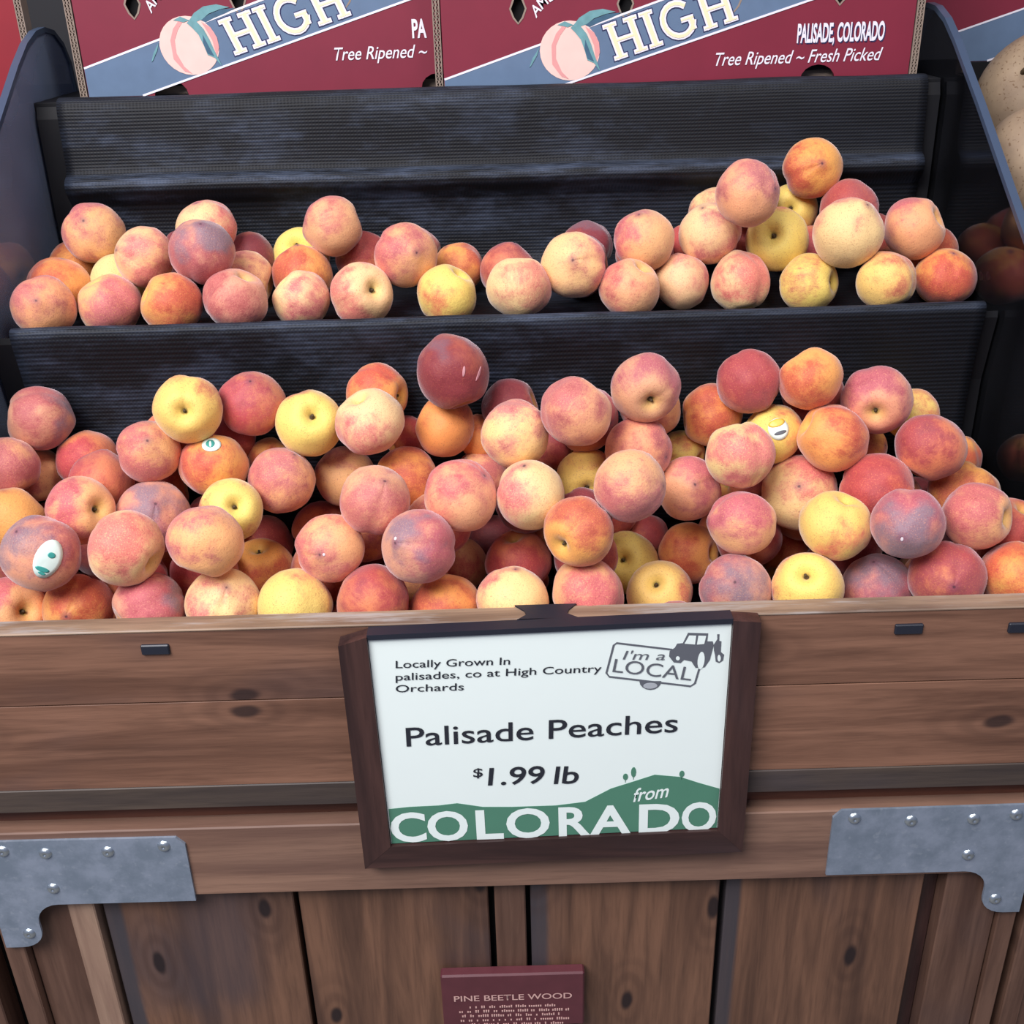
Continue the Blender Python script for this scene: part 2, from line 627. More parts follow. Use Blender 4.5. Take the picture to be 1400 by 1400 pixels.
# lower front: stiles, battens and planks standing upright
ZB = .13
for nm, x0, x1, y0, m, sd in (
        ('edge_strip', XL, -.5585, .893, MWS, 1.0), ('stile', -.557, -.5025, .9035, MWS, 2.0),
        ('batten', -.5015, -.4722, .898, MWB, 3.0),
        ('plank', -.4665, -.2545, .906, MWV, 4.3), ('plank', -.2485, -.0385, .906, MWV, 9.4),
        ('batten', -.0315, .0030, .904, MWS, 6.0),
        ('plank', .0085, .2190, .906, MWV, 12.7), ('plank', .2265, .4460, .907, MWV, 19.1),
        ('stile', .4672, .5285, .8985, MWS, 8.0), ('edge_strip', .5300, .5500, .893, MWS, 9.0)):
    box(nm, (x0, x1, y0, .926, ZB, .6615), m, bin_, .0014, sd)['stain_edge'] = {4.3: -.462, 12.7: .013, 19.1: .228}.get(sd, -9.0)
box('recessed_post', (.4485, .4665, .919, .926, ZB, .6615), MWF, bin_, .001)  # dark colour carries the shadow of this recess
box('backing_board', (XL + .004, XR - .004, .9265, .934, ZB, .8445), MDARK, bin_, .0)
box('kick_board', (XL, XR, .90, .93, .0, ZB - .004), MWS, bin_, .002)
# sides, back and shelves of the carcass
for x0, x1 in ((XL, XL + .006), (XR - .004, XR)):
    box('side_board', (x0, x1, .9345, 1.72, 0, 1.0), MWS, bin_, .0)
box('back_board', (XL + .007, XR - .007, 1.70, 1.72, 0, 1.408), MBLK, bin_, .001)
box('rear_deck', (XL + .007, XR - .007, 1.4405, 1.72, 1.409, 1.4205), MBLK, bin_, .001)


def prism_yz(name, pts, x0, x1, mat, parent):
    bm = bmesh.new()
    a = [bm.verts.new((x0, y, z)) for y, z in pts]
    b = [bm.verts.new((x1, y, z)) for y, z in pts]
    bm.faces.new(a)
    bm.faces.new(b[::-1])
    n = len(pts)
    for i in range(n):
        bm.faces.new((a[i], b[i], b[(i + 1) % n], a[(i + 1) % n]))
    o = link(name, mesh_from(bm, name), mat, parent)
    o['seed'] = 1.0
    return o


IX0, IX1 = XL + .0115, XR - .0095
prism_yz('lower_shelf', [(.9165, .8455), (1.186, .879), (1.186, .889), (.9165, .8545)], IX0, IX1, MBLK, bin_)
prism_yz('step_board', [(1.187, .87), (1.1865, 1.12), (1.172, 1.196), (1.174, 1.203), (1.182, 1.200), (1.196, 1.17), (1.198, .87)], IX0, IX1, MBLK, bin_)
prism_yz('upper_shelf', [(1.1985, 1.156), (1.428, 1.196), (1.428, 1.205), (1.1985, 1.168)], IX0, IX1, MBLK, bin_)
prism_yz('upper_step_board', [(1.4285, 1.18), (1.427, 1.30), (1.430, 1.402), (1.436, 1.416), (1.4400, 1.416), (1.4400, 1.18)], IX0, IX1, MBLK, bin_)


def side_screen(x0, x1, label, m):
    pts = [(.935, .90), (.935, 1.150), (1.161, 1.297), (1.212, 1.331), (1.32, 1.4035), (1.415, 1.464), (1.455, 1.486), (1.49, 1.498), (1.52, 1.501), (1.55, 1.496), (1.575, 1.480), (1.59, 1.455), (1.594, 1.42), (1.594, .90)]
    o = prism_yz('side_screen', pts, x0, x1, m, bin_)
    o['label'] = label
    bm = bmesh.new()
    c = (x0 + x1) / 2
    cs = [(c - .0045, 0), (c + .0045, 0), (c + .0045, .006), (c - .0045, .006)]
    top = pts[1:13]
    rows = []
    for i, p in enumerate(top):
        a, b = Vector(top[max(i - 1, 0)]), Vector(top[min(i + 1, len(top) - 1)])
        t_ = (b - a).normalized()
        n_ = Vector((-t_.y, t_.x))
        rows.append([bm.verts.new((x, p[0] + n_.x * (h - .004), p[1] + n_.y * (h - .004))) for x, h in cs])
    for a, b in zip(rows, rows[1:]):
        for j in range(4):
            bm.faces.new((a[j], a[(j + 1) % 4], b[(j + 1) % 4], b[j]))
    bm.faces.new(rows[0])
    bm.faces.new(rows[-1][::-1])
    link('edge_trim', mesh_from(bm, 'edge_trim'), MTRIM, o)['seed'] = 0.0
    return o


side_screen(-.5800 + .001, -.5750, 'smoked clear screen at the left end', MACL)
side_screen(.5445, .5485, 'smoked clear screen at the right end', MACR)
# black plugs set in the upper board
for px_, py_ in ((213, 887), (1242, 859), (1397, 857)):
    x, z = px2(px_, py_, YF)
    box('plug', (x - .0135, x + .0135, YF - .003, YF + .001, z - .0055, z + .0055), MPLUG, bin_, .001)
corner_plate(bin_, -.5745, 1, .7445)
corner_plate(bin_, .5480, -1, .7560)


# ---------------------------------------------------------------- liners
def liner(prof, x0, x1, label, seed):
    P = [Vector(p) for p in prof]
    for _ in range(2):
        Q = [P[0]]
        for a, b in zip(P, P[1:]):
            Q += [a.lerp(b, .25), a.lerp(b, .75)]
        Q.append(P[-1])
        P = Q
    R = [P[0]]
    for a, b in zip(P, P[1:]):
        n = max(1, int((b - a).length / .012))
        R += [a.lerp(b, (i + 1) / n) for i in range(n)]
    nx = 90
    bm = bmesh.new()
    rows = []
    for i in range(nx + 1):
        x = x0 + (x1 - x0) * i / nx
        row = []
        for j, p in enumerate(R):
            t = (R[min(j + 1, len(R) - 1)] - R[max(j - 1, 0)]).normalized()
            nn = Vector((-t.y, t.x))
            d = noise.noise(Vector((x * 9, p.x * 11, p.y * 11 + seed))) * .0016 + .0008
            q = p + nn * d
            row.append(bm.verts.new((x, q.x, q.y)))
        rows.append(row)
    for a, b in zip(rows, rows[1:]):
        for j in range(len(R) - 1):
            bm.faces.new((a[j], a[j + 1], b[j + 1], b[j]))
    me = mesh_from(bm, 'shelf_liner', True)
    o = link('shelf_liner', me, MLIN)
    o['seed'] = 0.0
    s = o.modifiers.new('thickness', 'SOLIDIFY')
    s.thickness = .002
    s.offset = 0
    return tag(o, label, 'liner')


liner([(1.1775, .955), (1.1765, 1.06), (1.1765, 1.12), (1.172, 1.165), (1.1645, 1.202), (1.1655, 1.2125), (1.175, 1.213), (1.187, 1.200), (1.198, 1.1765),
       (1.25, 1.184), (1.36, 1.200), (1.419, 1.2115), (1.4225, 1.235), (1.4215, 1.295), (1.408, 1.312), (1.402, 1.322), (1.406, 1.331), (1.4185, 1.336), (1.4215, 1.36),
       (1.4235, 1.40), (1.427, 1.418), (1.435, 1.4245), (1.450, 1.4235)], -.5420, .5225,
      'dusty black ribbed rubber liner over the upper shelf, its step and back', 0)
liner([(.9165, .930), (.9165, .875), (.922, .860), (.975, .8645), (1.15, .8865), (1.179, .891)], -.545, .528,
      'black rubber liner on the floor of the lower shelf under the peaches', 4)

# ---------------------------------------------------------------- peaches
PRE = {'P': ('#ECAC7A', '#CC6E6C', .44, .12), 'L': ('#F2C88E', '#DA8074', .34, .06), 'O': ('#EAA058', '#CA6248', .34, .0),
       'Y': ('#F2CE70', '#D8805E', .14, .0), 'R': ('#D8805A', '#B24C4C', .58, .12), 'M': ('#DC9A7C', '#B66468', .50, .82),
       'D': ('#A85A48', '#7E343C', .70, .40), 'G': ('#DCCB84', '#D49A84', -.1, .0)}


def peach_mesh(k):
    rnd = random.Random(50 + k)
    point = (.09, .02, .05, .0, .12, .03)[k]
    flat = (.96, .90, .93, .91, .98, .94)[k]
    groove = (.05, .035, .06, .045, .05, .03)[k]
    nu, nv = 44, 30
    bm = bmesh.new()
    off = Vector((rnd.uniform(0, 9), rnd.uniform(0, 9), 0))

    def co(th, ph):
        dph = (ph + PI) % (2 * PI) - PI
        r = 1.0
        r -= groove * math.exp(-(dph / .20) ** 2) * (math.sin(th) ** .6)
        r += groove * .35 * math.exp(-((abs(dph) - .55) / .35) ** 2) * math.sin(th)
        r -= .36 * math.exp(-(th / .25) ** 2)
        r += .045 * math.exp(-((th - .55) / .3) ** 2)
        tb = PI - th
        r += point * math.exp(-(tb / .26) ** 2) - .02 * math.exp(-(tb / .07) ** 2)
        d = Vector((math.sin(th) * math.cos(ph), math.sin(th) * math.sin(ph), math.cos(th)))
        r += .045 * noise.noise(d * 1.3 + off) + .016 * noise.noise(d * 3.5 + off)
        # a stretched cheek on one side of the groove
        v = d * r
        v.z *= flat
        v.x *= 1.0 + .02 * math.sin(k)
        return v
    top = bm.verts.new(co(1e-4, 1.5))
    bot = bm.verts.new(co(PI - 1e-4, 1.5))
    rings = []
    for i in range(1, nv):
        t = i / nv
        th = PI * t
        th = th - .10 * math.sin(2 * th) * 1.0     # denser rings near both poles
        rings.append([bm.verts.new(co(th, 2 * PI * j / nu)) for j in range(nu)])
    for j in range(nu):
        bm.faces.new((top, rings[0][j], rings[0][(j + 1) % nu]))
        bm.faces.new((bot, rings[-1][(j + 1) % nu], rings[-1][j]))
    for a, b in zip(rings, rings[1:]):
        for j in range(nu):
            bm.faces.new((a[j], b[j], b[(j + 1) % nu], a[(j + 1) % nu]))
    me = mesh_from(bm, 'peach', True)
    me.materials.append(MPEACH)
    # keep the mean radius at one
    mr = sum(v.co.length for v in me.vertices) / len(me.vertices)
    for v in me.vertices:
        v.co /= mr * 1.0
    return me


PM = [peach_mesh(k) for k in range(6)]


def stem_mesh():
    bm = bmesh.new()
    seg = 7
    vv = []
    for r, z in ((.085, .66), (.05, .70), (.035, .76), (.045, .80), (.0, .805)):
        if r == 0:
            t = bm.verts.new((.01, 0, z))
            for i in range(seg):
                bm.faces.new((vv[-1][i], vv[-1][(i + 1) % seg], t))
        else:
            vv.append([bm.verts.new((r * math.cos(2 * PI * i / seg) * (1 + .2 * (i % 2)) + (z - .66) * .2, r * math.sin(2 * PI * i / seg), z)) for i in range(seg)])
            if len(vv) > 1:
                for i in range(seg):
                    bm.faces.new((vv[-2][i], vv[-2][(i + 1) % seg], vv[-1][(i + 1) % seg], vv[-1][i]))
    return mesh_from(bm, 'stem', True)


SM = stem_mesh()

PEACHES = [
    ('M', 'n', -0.5161, 1.1345, 1.1229, 0.0341, 0.65, -1.26, -0.39, 'grey-mauve shaded peach topmost at the left end of the lower bin'),
    ('P', 'n', -0.5415, 1.0845, 1.0874, 0.0325, -2.75, -0.28, -1.47, "bright pink peach cut by the picture's left edge in the lower bin"),
    ('P', 'n', -0.5397, 1.1396, 1.0531, 0.0326, -2.81, 0.14, -3.07, "rose peach tucked right behind the bright pink one at the lower bin's left edge"),
    ('R', 'n', -0.4768, 1.1398, 1.0698, 0.0324, 0.5, 0.35, -2.45, 'dark dusky red peach in shadow below the grey-mauve one, lower bin left'),
    ('R', 'n', -0.4429, 1.0839, 1.0655, 0.0335, -2.73, 0.13, 2.56, 'deep red peach in shade above the pink one with a dark stem, lower bin left'),
    ('P', 't', -0.3817, 1.0738, 1.1053, 0.0328, 2.26, 0.03, -2.77, 'rosy pink peach with a small mauve tip below the yellow star-creased one, left heap'),
    ('Y', 's', -0.3343, 1.078, 1.1503, 0.033, 0.53, -1.28, 1.15, 'pale yellow peach with star-creased stem hollow and pink rim, lower bin upper left'),
    ('R', 't', -0.2778, 1.1203, 1.1391, 0.0339, 2.65, 0.08, -2.69, 'deep pink round peach with dark tip topping the left heap in the lower bin'),
    ('Y', 's', -0.2153, 1.1048, 1.12, 0.0334, -0.17, -0.93, 2.18, 'bright yellow peach with a dark stem hollow and purple-red lower left, lower bin'),
    ('O', 'n', -0.3178, 1.0791, 1.0847, 0.0347, 0.38, -0.36, -2.68, 'orange-red peach with small white and teal sticker on top, lower bin left heap'),
    ('R', 'n', -0.3149, 1.1426, 1.0925, 0.0298, 3.07, -0.84, -0.91, 'pink sliver of a peach between the yellow star-creased and deep pink ones, lower bin'),
    ('O', 'n', -0.2688, 1.1368, 1.064, 0.0247, -0.82, -0.25, -1.26, 'shaded orange peach below the deep pink one on the left heap'),
    ('P', 't', -0.2467, 1.0786, 1.0659, 0.0345, 2.7, -0.33, -2.51, 'dusky rose peach with a dark dimple at upper right, below the bright yellow one'),
    ('P', 't', -0.1882, 1.1385, 1.0409, 0.0336, 2.1, -0.18, 1.94, 'orange-pink speckled peach between the dusky rose one and the middle of the bin'),
    ('P', 's', -0.4434, 1.0174, 1.065, 0.0333, -1.29, -0.13, -2.12, 'pink peach with a pale-rayed stem at its right side, lower bin left'),
    ('O', 'n', -0.5246, 1.0343, 1.0467, 0.034, 1.12, -0.12, 2.46, "orange peach cut by the picture's left edge above the large stickered one"),
    ('M', 't', -0.3793, 1.0435, 1.0437, 0.0366, 2.77, 0.74, -1.58, 'wide peach with a grey-blue top and red underside, left part of the lower bin'),
    ('Y', 's', -0.2912, 1.0268, 1.0559, 0.0314, -1.0, -0.09, -2.72, 'creamy yellow peach with a small stem hollow, left heap of the lower bin'),
    ('M', 't', -0.4621, 0.9515, 1.052, 0.0367, -3.01, -0.55, 0.93, 'large purple-shaded and yellow peach with an oval sticker, left of the lower bin'),
    ('L', 'n', -0.3785, 0.9501, 1.0555, 0.0352, -2.23, -0.83, -1.37, 'large pale pink-yellow peach with short scratches right of the stickered one'),
    ('P', 'n', -0.2983, 0.9497, 1.0607, 0.0347, -2.47, -0.09, 2.76, 'large rose-pink speckled peach in front of the creamy yellow one'),
    ('R', 'n', -0.2905, 1.1401, 0.9566, 0.0321, -1.35, -0.22, -0.72, 'dark red peach deep behind the large rose-pink speckled one'),
    ('R', 'n', -0.2217, 1.1394, 0.9739, 0.0327, -2.07, -0.1, 2.1, "dark pink peach deep in a gap left of the bin's middle"),
    ('O', 's', -0.2811, 1.075, 0.9579, 0.0338, 0.08, 0.09, -0.79, "orange peach with a tiny dark stem on top, above the front row's fourth gap"),
    ('O', 'n', -0.3758, 1.0781, 0.9492, 0.034, -1.03, -0.87, 0.7, 'shaded orange peach below and between the two large pink peaches at left'),
    ('P', 's', -0.5166, 0.9706, 0.9735, 0.034, -0.96, -0.93, -2.66, 'pink peach with a yellow lower right, leftmost in the front row at the wooden lip'),
    ('O', 't', -0.4471, 0.9721, 0.9764, 0.034, -2.18, -1.03, 0.58, 'orange-pink peach with a small red scar, second in the front row at the wooden lip'),
    ('M', 'n', -0.3654, 0.9504, 0.9861, 0.0354, 1.71, -0.62, -1.07, 'dusty mauve-pink peach, third in the front row at the wooden lip'),
    ('L', 't', -0.2923, 0.9503, 0.9889, 0.0354, 2.77, 0.51, -1.67, 'salmon speckled peach, fourth in the front row at the wooden lip'),
    ('Y', 'n', -0.2208, 0.9529, 0.9824, 0.0363, -1.27, -0.62, 0.9, 'orange-yellow and pink wide peach, fifth in the front row at the wooden lip'),
    ('R', 'n', -0.1419, 0.9503, 0.9883, 0.0354, 2.25, -0.45, 0.62, 'dusky rose peach, sixth in the front row, left above the price sign'),
    ('O', 'n', -0.071, 0.9681, 0.9684, 0.034, -2.69, 0.03, -2.19, 'orange-red peach, seventh in the front row above the price sign'),
    ('L', 't', -0.0014, 0.9496, 0.985, 0.034, -3.05, -0.04, 2.26, "salmon peach with a pointed mauve tip on top, above the sign's black hanger"),
    ('P', 'n', 0.0744, 0.9503, 0.99, 0.0354, 2.35, 0.36, -0.94, "wide pink-orange peach in the front row right of the sign's black hanger"),
    ('Y', 's', 0.156, 1.0155, 0.9488, 0.034, 0.69, 0.02, -0.46, 'yellow peach with a deep greenish stem hollow in the front row above the sign'),
    ('P', 't', -0.1838, 0.9782, 1.0344, 0.0327, 1.86, 0.18, 3.02, "mauve-pink glossy peach with a dented tip above the front row, left of the bin's middle"),
    ('M', 't', -0.0921, 0.9504, 1.0481, 0.0356, -2.09, -0.23, -0.5, "large grey-topped plum-coloured peach with a white-dotted tip at the bin's middle"),
    ('L', 'n', -0.0652, 1.0942, 0.9449, 0.0336, 0.39, -0.43, -2.15, 'pale orange peach behind the grey-topped plum-coloured one'),
    ('P', 't', -0.1368, 0.9942, 1.0785, 0.0343, 2.73, 0.54, -1.63, 'peach yellow at left and rose at right with a dark dimple, above the grey-topped one'),
    ('P', 'n', -0.0509, 0.9983, 1.0797, 0.0355, -2.69, -0.74, 2.38, 'big rose and orange speckled peach directly right of the grey-topped plum-coloured one'),
    ('L', 't', 0.0189, 0.9978, 1.0787, 0.0344, 2.83, 0.08, 2.87, 'orange-pink peach with a dark pointed tip on top at the middle of the bin'),
    ('O', 'n', -0.1138, 1.0943, 1.0569, 0.0331, 1.57, -1.19, -1.41, 'orange-rose peach behind the speckled ones, just left of the middle'),
    ('P', 'n', -0.0348, 1.1272, 1.0385, 0.0309, 0.99, -0.13, -1.45, 'dusky pink peach mostly hidden at the middle, below the orange one'),
    ('L', 'n', -0.1457, 1.0729, 1.1313, 0.0339, 0.05, 0.34, -2.63, 'pale pink and yellow tall peach leaning on the tan one in the middle heap'),
    ('O', 's', -0.1448, 1.1393, 1.1377, 0.0328, -1.31, -1.39, -2.18, 'tan-orange peach with its stem cleft turned right, behind the pale tall one'),
    ('O', 'n', -0.0703, 1.1223, 1.1046, 0.0324, -1.1, -0.4, 1.12, 'bright orange peach with a rosy shoulder under the big maroon one'),
    ('D', 'n', -0.0582, 1.1021, 1.1739, 0.0379, -2.77, 0.4, 2.98, 'big glossy maroon peach with a pale scratch, highest in the middle of the lower bin'),
    ('D', 'n', 0.0009, 1.1411, 1.1171, 0.0311, -0.99, -0.87, -2.12, 'dusky purple-orange peach in the shade right of the big maroon one'),
    ('L', 't', 0.0056, 1.046, 1.1253, 0.034, -3.11, -0.85, 2.8, 'salmon peach with grey scabs at its upper right, right of centre'),
    ('P', 'n', 0.0667, 1.0318, 1.152, 0.034, 0.32, -0.79, -2.99, 'large rose-pink peach with an orange bottom touching the dark back, right of centre'),
    ('M', 's', 0.1421, 1.0777, 1.1595, 0.0337, 1.82, -0.7, -0.06, 'dusty rose peach with a brown stem pit low on its front, high right of centre'),
    ('P', 'n', 0.1363, 1.0706, 1.0923, 0.0344, -1.55, -0.65, 0.94, 'pink and orange peach just below the dusty rose one with the stem pit'),
    ('Y', 's', 0.083, 1.1026, 1.0457, 0.0318, 1.59, -0.46, -0.05, 'golden yellow shaded peach with a dark stem low down, right of centre'),
    ('P', 'n', 0.1167, 0.973, 1.0968, 0.0345, 1.83, 0.72, -1.92, "large dusty rose-mauve peach in the middle of the right half's pile"),
    ('O', 's', 0.0651, 0.9534, 1.0578, 0.0331, 1.81, -1.04, -0.91, 'orange-pink peach with a yellow cleft at its lower left, above the front row'),
    ('R', 'n', 0.0057, 1.0563, 0.9697, 0.034, 0.14, 0.11, -2.46, 'red shaded peach right behind the front peach with the pointed mauve tip'),
    ('Y', 's', 0.1274, 1.0858, 0.9483, 0.0334, -0.92, -0.32, 2.63, 'yellow peach with a star-shaped stem hollow, upper of the two yellow ones above the sign'),
    ('O', 'n', -0.0343, 1.1468, 1.0821, 0.0241, -1.06, -1.13, 1.41, 'dark orange piece of a peach in the gap below the big maroon one'),
    ('P', 't', 0.1904, 1.0646, 1.0487, 0.034, -2.13, -0.21, 0.14, 'rose peach with a puckered dark tip facing the front, right half'),
    ('O', 'n', 0.1983, 1.0933, 0.9538, 0.0335, -1.32, 0.2, -2.06, 'orange-red shaded peach above the front yellow one with the greenish hollow'),
    ('Y', 'n', 0.1933, 1.1456, 1.0546, 0.0259, -1.68, -0.14, -2.21, 'olive-yellow shaded peach under the orange-red one, right of the dusty rose one'),
    ('R', 'n', 0.1565, 1.137, 0.9536, 0.0252, -0.86, -1.06, 0.36, 'brownish red peach deep under the large dusty rose-mauve one'),
    ('D', 'n', -0.0229, 1.1418, 0.951, 0.0305, -0.82, -0.47, -0.24, "dark red peach deep in the gap at the bin's middle"),
    ('D', 'n', -0.1612, 1.081, 0.9644, 0.0246, 2.46, -0.43, -1.86, 'dark red peach deep between the mauve-pink and plum-coloured ones'),
    ('R', 'n', 0.0461, 1.142, 1.0674, 0.0241, 3.04, -0.38, -0.03, 'dark reddish peach in the gap below the large rose-pink one, right of centre'),
    ('R', 'n', -0.1154, 1.1449, 1.084, 0.0242, 3.05, -1.38, -2.4, 'reddish peach in the shadow between the pale tall one and the bright orange one'),
    ('R', 'n', 0.2544, 1.1006, 1.1547, 0.0328, 0.46, -0.82, -1.53, 'orange-red peach highest on the right heap, left one of the top two'),
    ('O', 'n', 0.3144, 1.0803, 1.1629, 0.0311, 0.69, 0.43, -2.83, "golden orange peach with mauve underside, right one of the right heap's top two"),
    ('O', 'n', 0.2235, 1.1322, 1.1056, 0.0334, 1.77, -0.85, -1.78, 'orange peach with a rosy top at the left shoulder of the right heap'),
    ('Y', 'n', 0.2829, 1.0914, 1.0978, 0.0317, -0.46, -0.84, 0.26, 'brownish yellow peach with a round yellow and white sticker, right heap'),
    ('O', 'n', 0.3357, 1.0529, 1.1076, 0.0348, -0.43, -1.05, 0.36, 'bright orange-pink peach overlapping the stickered one on the right heap'),
    ('M', 's', 0.3885, 1.0877, 1.1353, 0.0343, -1.86, -1.15, 3.08, 'dusky mauve peach with stem pit low on its front, upper right heap, lower bin'),
    ('Y', 'n', 0.4491, 1.1387, 1.0963, 0.0289, 2.39, -0.47, -0.14, 'golden peach peeking out at the right behind the dusky mauve one'),
    ('O', 'n', 0.3942, 1.1373, 1.0594, 0.0301, 1.94, -0.56, -2.44, 'small orange piece of a peach between the orange-pink and dusky mauve ones'),
    ('L', 'n', 0.2356, 1.0329, 1.1001, 0.034, -0.06, -0.59, -1.12, 'pale cream-pink round peach at the left part of the right heap'),
    ('R', 'n', 0.4359, 1.0476, 1.0972, 0.0344, -2.63, -0.34, 2.56, 'evenly orange-red peach at the right shoulder of the right heap'),
    ('O', 'n', 0.5069, 1.1391, 1.0405, 0.0268, 2.98, 0.3, -0.86, 'shaded orange peach behind the right shoulder of the right heap'),
    ('L', 't', 0.3093, 1.0627, 1.0402, 0.0379, -2.55, -0.78, 0.49, 'wide peach with a central mauve tip on a rose and yellow face, right heap'),
    ('R', 'n', 0.3802, 1.0288, 1.0579, 0.0367, 1.67, -0.61, -2.38, 'red-orange large peach right of the one with the central mauve tip'),
    ('D', 'n', 0.4573, 1.117, 0.9956, 0.03, 1.17, 0.05, -1.72, 'dark red sliver of a peach above the grey-plum one'),
    ('O', 'n', 0.488, 1.0649, 1.032, 0.0358, -0.22, -0.63, -2.43, 'orange-red peach partly behind the pink one at the far right'),
    ('Y', 'g', 0.3234, 0.9781, 1.0434, 0.034, -0.25, -0.0, -1.74, 'golden cream peach with soft vertical bands in the middle of the right heap'),
    ('P', 'n', 0.2336, 0.9949, 1.0412, 0.033, 1.95, -1.23, 1.3, 'rose-orange peach with a yellow right rim above the mauve front-row one'),
    ('M', 't', 0.3854, 0.9494, 1.059, 0.0344, 1.92, -1.43, 2.31, 'grey-plum peach with a pale stub at its lower middle, right heap'),
    ('P', 'n', 0.4645, 0.9777, 1.0506, 0.0324, -1.0, -1.17, -2.82, 'rose-pink and orange peach nearest the right side, above the front row'),
    ('R', 'n', 0.5135, 1.0059, 1.0217, 0.0298, -0.25, -0.31, -3.05, "red peach cut by the picture's right edge behind the rose-pink one"),
    ('O', 'n', 0.3142, 1.1398, 0.9292, 0.0324, 2.52, -0.74, -1.1, 'dark orange peach in the gap left of the golden cream banded one'),
    ('M', 't', 0.2248, 0.9653, 0.9804, 0.0352, 2.31, -0.25, 2.67, 'dusky mauve-rose peach with a small dimple, front row right of the sign'),
    ('Y', 's', 0.2943, 0.9514, 0.9881, 0.034, -0.58, -0.08, 2.57, 'yellow peach with a dark stem and pink cheeks, front row right of the sign'),
    ('M', 't', 0.3756, 0.9808, 0.969, 0.0343, -2.84, -0.03, -0.92, 'flattened peach with a grey-purple top and pink right end, front row at right'),
    ('R', 't', 0.4331, 0.951, 0.996, 0.036, -2.59, -1.25, 0.78, 'large red and rose peach with dark pointed tip low on its front, front row'),
    ('O', 'n', 0.5042, 0.9499, 0.9931, 0.0353, 0.67, -0.55, 2.7, 'orange and purple-brown peach at the right end of the front row'),
    ('P', 't', -0.5192, 1.2144, 1.2265, 0.034, 2.66, -1.08, 2.32, "pink-orange freckled peach at the far left end of the upper shelf's front row"),
    ('O', 'n', -0.5268, 1.2888, 1.2305, 0.0341, -3.03, -0.29, -2.66, 'orange peach just behind the leftmost front peach of the upper shelf'),
    ('O', 'n', -0.5319, 1.3642, 1.2362, 0.0322, -2.64, -1.23, 3.14, 'mostly hidden orange peach lowest behind the leftmost high peach on the upper shelf'),
    ('P', 't', -0.4922, 1.3363, 1.2816, 0.0342, 2.31, -0.51, 2.74, 'dusky pink peach perched highest at the left end of the upper shelf'),
    ('G', 'n', -0.4628, 1.3082, 1.2284, 0.0328, -1.27, -0.03, -1.22, 'pale greenish yellow peach wedged behind others at the left of the upper shelf'),
    ('L', 'g', -0.4183, 1.277, 1.2652, 0.033, -1.96, 0.18, -1.01, 'two-tone peach, yellow left half and pink right half, left part of the upper shelf'),
    ('P', 'n', -0.4538, 1.2399, 1.2194, 0.0339, 0.33, -0.3, -0.73, 'pink peach with a dusty mauve top, second from the left in the upper front row'),
    ('L', 'n', -0.3568, 1.3371, 1.2838, 0.0337, -3.01, -0.25, 0.22, 'pink peach with yellow right rim hidden behind the dusty-topped one, upper left heap'),
    ('M', 't', -0.3405, 1.2418, 1.277, 0.0349, 2.84, 0.35, -1.89, 'large pink peach with a dusty grey top above the upper front row, left heap'),
    ('O', 'n', -0.3759, 1.2159, 1.225, 0.0332, 0.98, -0.47, -0.91, 'evenly orange-pink speckled peach, third from the left in the upper front row'),
    ('D', 'n', -0.3198, 1.3683, 1.2378, 0.0332, 0.29, -0.31, -1.56, 'shadowed dark red peach at the back, right of the left heap on the upper shelf'),
    ('L', 'n', -0.3103, 1.304, 1.2278, 0.0327, -1.82, -0.33, -1.53, 'pink and cream peach squeezed behind the grey-topped peach of the upper front row'),
    ('M', 'n', -0.3028, 1.2123, 1.2278, 0.0339, -0.32, -0.38, -2.46, 'peach with a grey-mauve upper left, fourth from the left in the upper front row'),
    ('Y', 's', -0.2549, 1.3779, 1.2385, 0.0325, 0.58, 0.51, -0.72, 'yellow peach with dark stem hollow behind the high pink one left of centre, upper shelf'),
    ('O', 't', -0.2434, 1.311, 1.2307, 0.0346, 3.07, 0.14, -2.26, 'orange-red pointed peach right behind the pale fifth peach of the upper front row'),
    ('L', 'g', -0.2354, 1.2468, 1.218, 0.0316, 0.68, -0.3, -1.12, 'pale cream-pink peach with a purplish tip, fifth from the left in the upper front row'),
    ('P', 'n', -0.2034, 1.3219, 1.285, 0.0338, 1.01, -1.13, 2.41, 'round pink peach sitting on top of others left of centre on the upper shelf'),
    ('R', 'n', -0.1767, 1.3589, 1.2362, 0.033, 1.38, -1.3, 1.72, 'dark rose peach half hidden behind the sixth peach of the upper front row'),
    ('P', 't', -0.1146, 1.2683, 1.2602, 0.0353, 1.92, -0.67, -2.92, 'big rose-pink peach with a purplish dent at the middle of the upper shelf'),
    ('L', 's', -0.1648, 1.2377, 1.2242, 0.0338, -1.18, 0.18, -2.37, 'pink peach with a yellow stem hollow on its right, sixth in the upper front row'),
    ('O', 't', -0.0578, 1.3318, 1.2288, 0.0298, -2.94, -0.44, -0.05, 'orange peach peeking over a pale yellow one at the middle of the upper shelf'),
    ('Y', 'n', -0.0678, 1.2416, 1.219, 0.0331, -0.58, -0.14, -1.9, 'pale yellow-orange peach, seventh from the left in the upper front row'),
    ('R', 't', 0.0028, 1.313, 1.2284, 0.0321, -2.9, -0.24, 1.88, 'reddish pointed peach hidden behind the large pale one right of the upper centre gap'),
    ('L', 'n', 0.0146, 1.2119, 1.2327, 0.0339, -0.52, -0.15, -0.26, "large pale peach with a yellow lower half standing alone at the upper shelf's centre"),
    ('D', 'n', 0.1033, 1.3873, 1.2382, 0.0309, 2.96, -0.11, -0.33, 'dark shaded maroon peach at the back above the centre of the upper shelf'),
    ('L', 't', 0.0777, 1.2344, 1.2516, 0.0358, -1.95, -0.08, -0.07, 'golden pink peach with a star-shaped purple scar, right of centre on the upper shelf'),
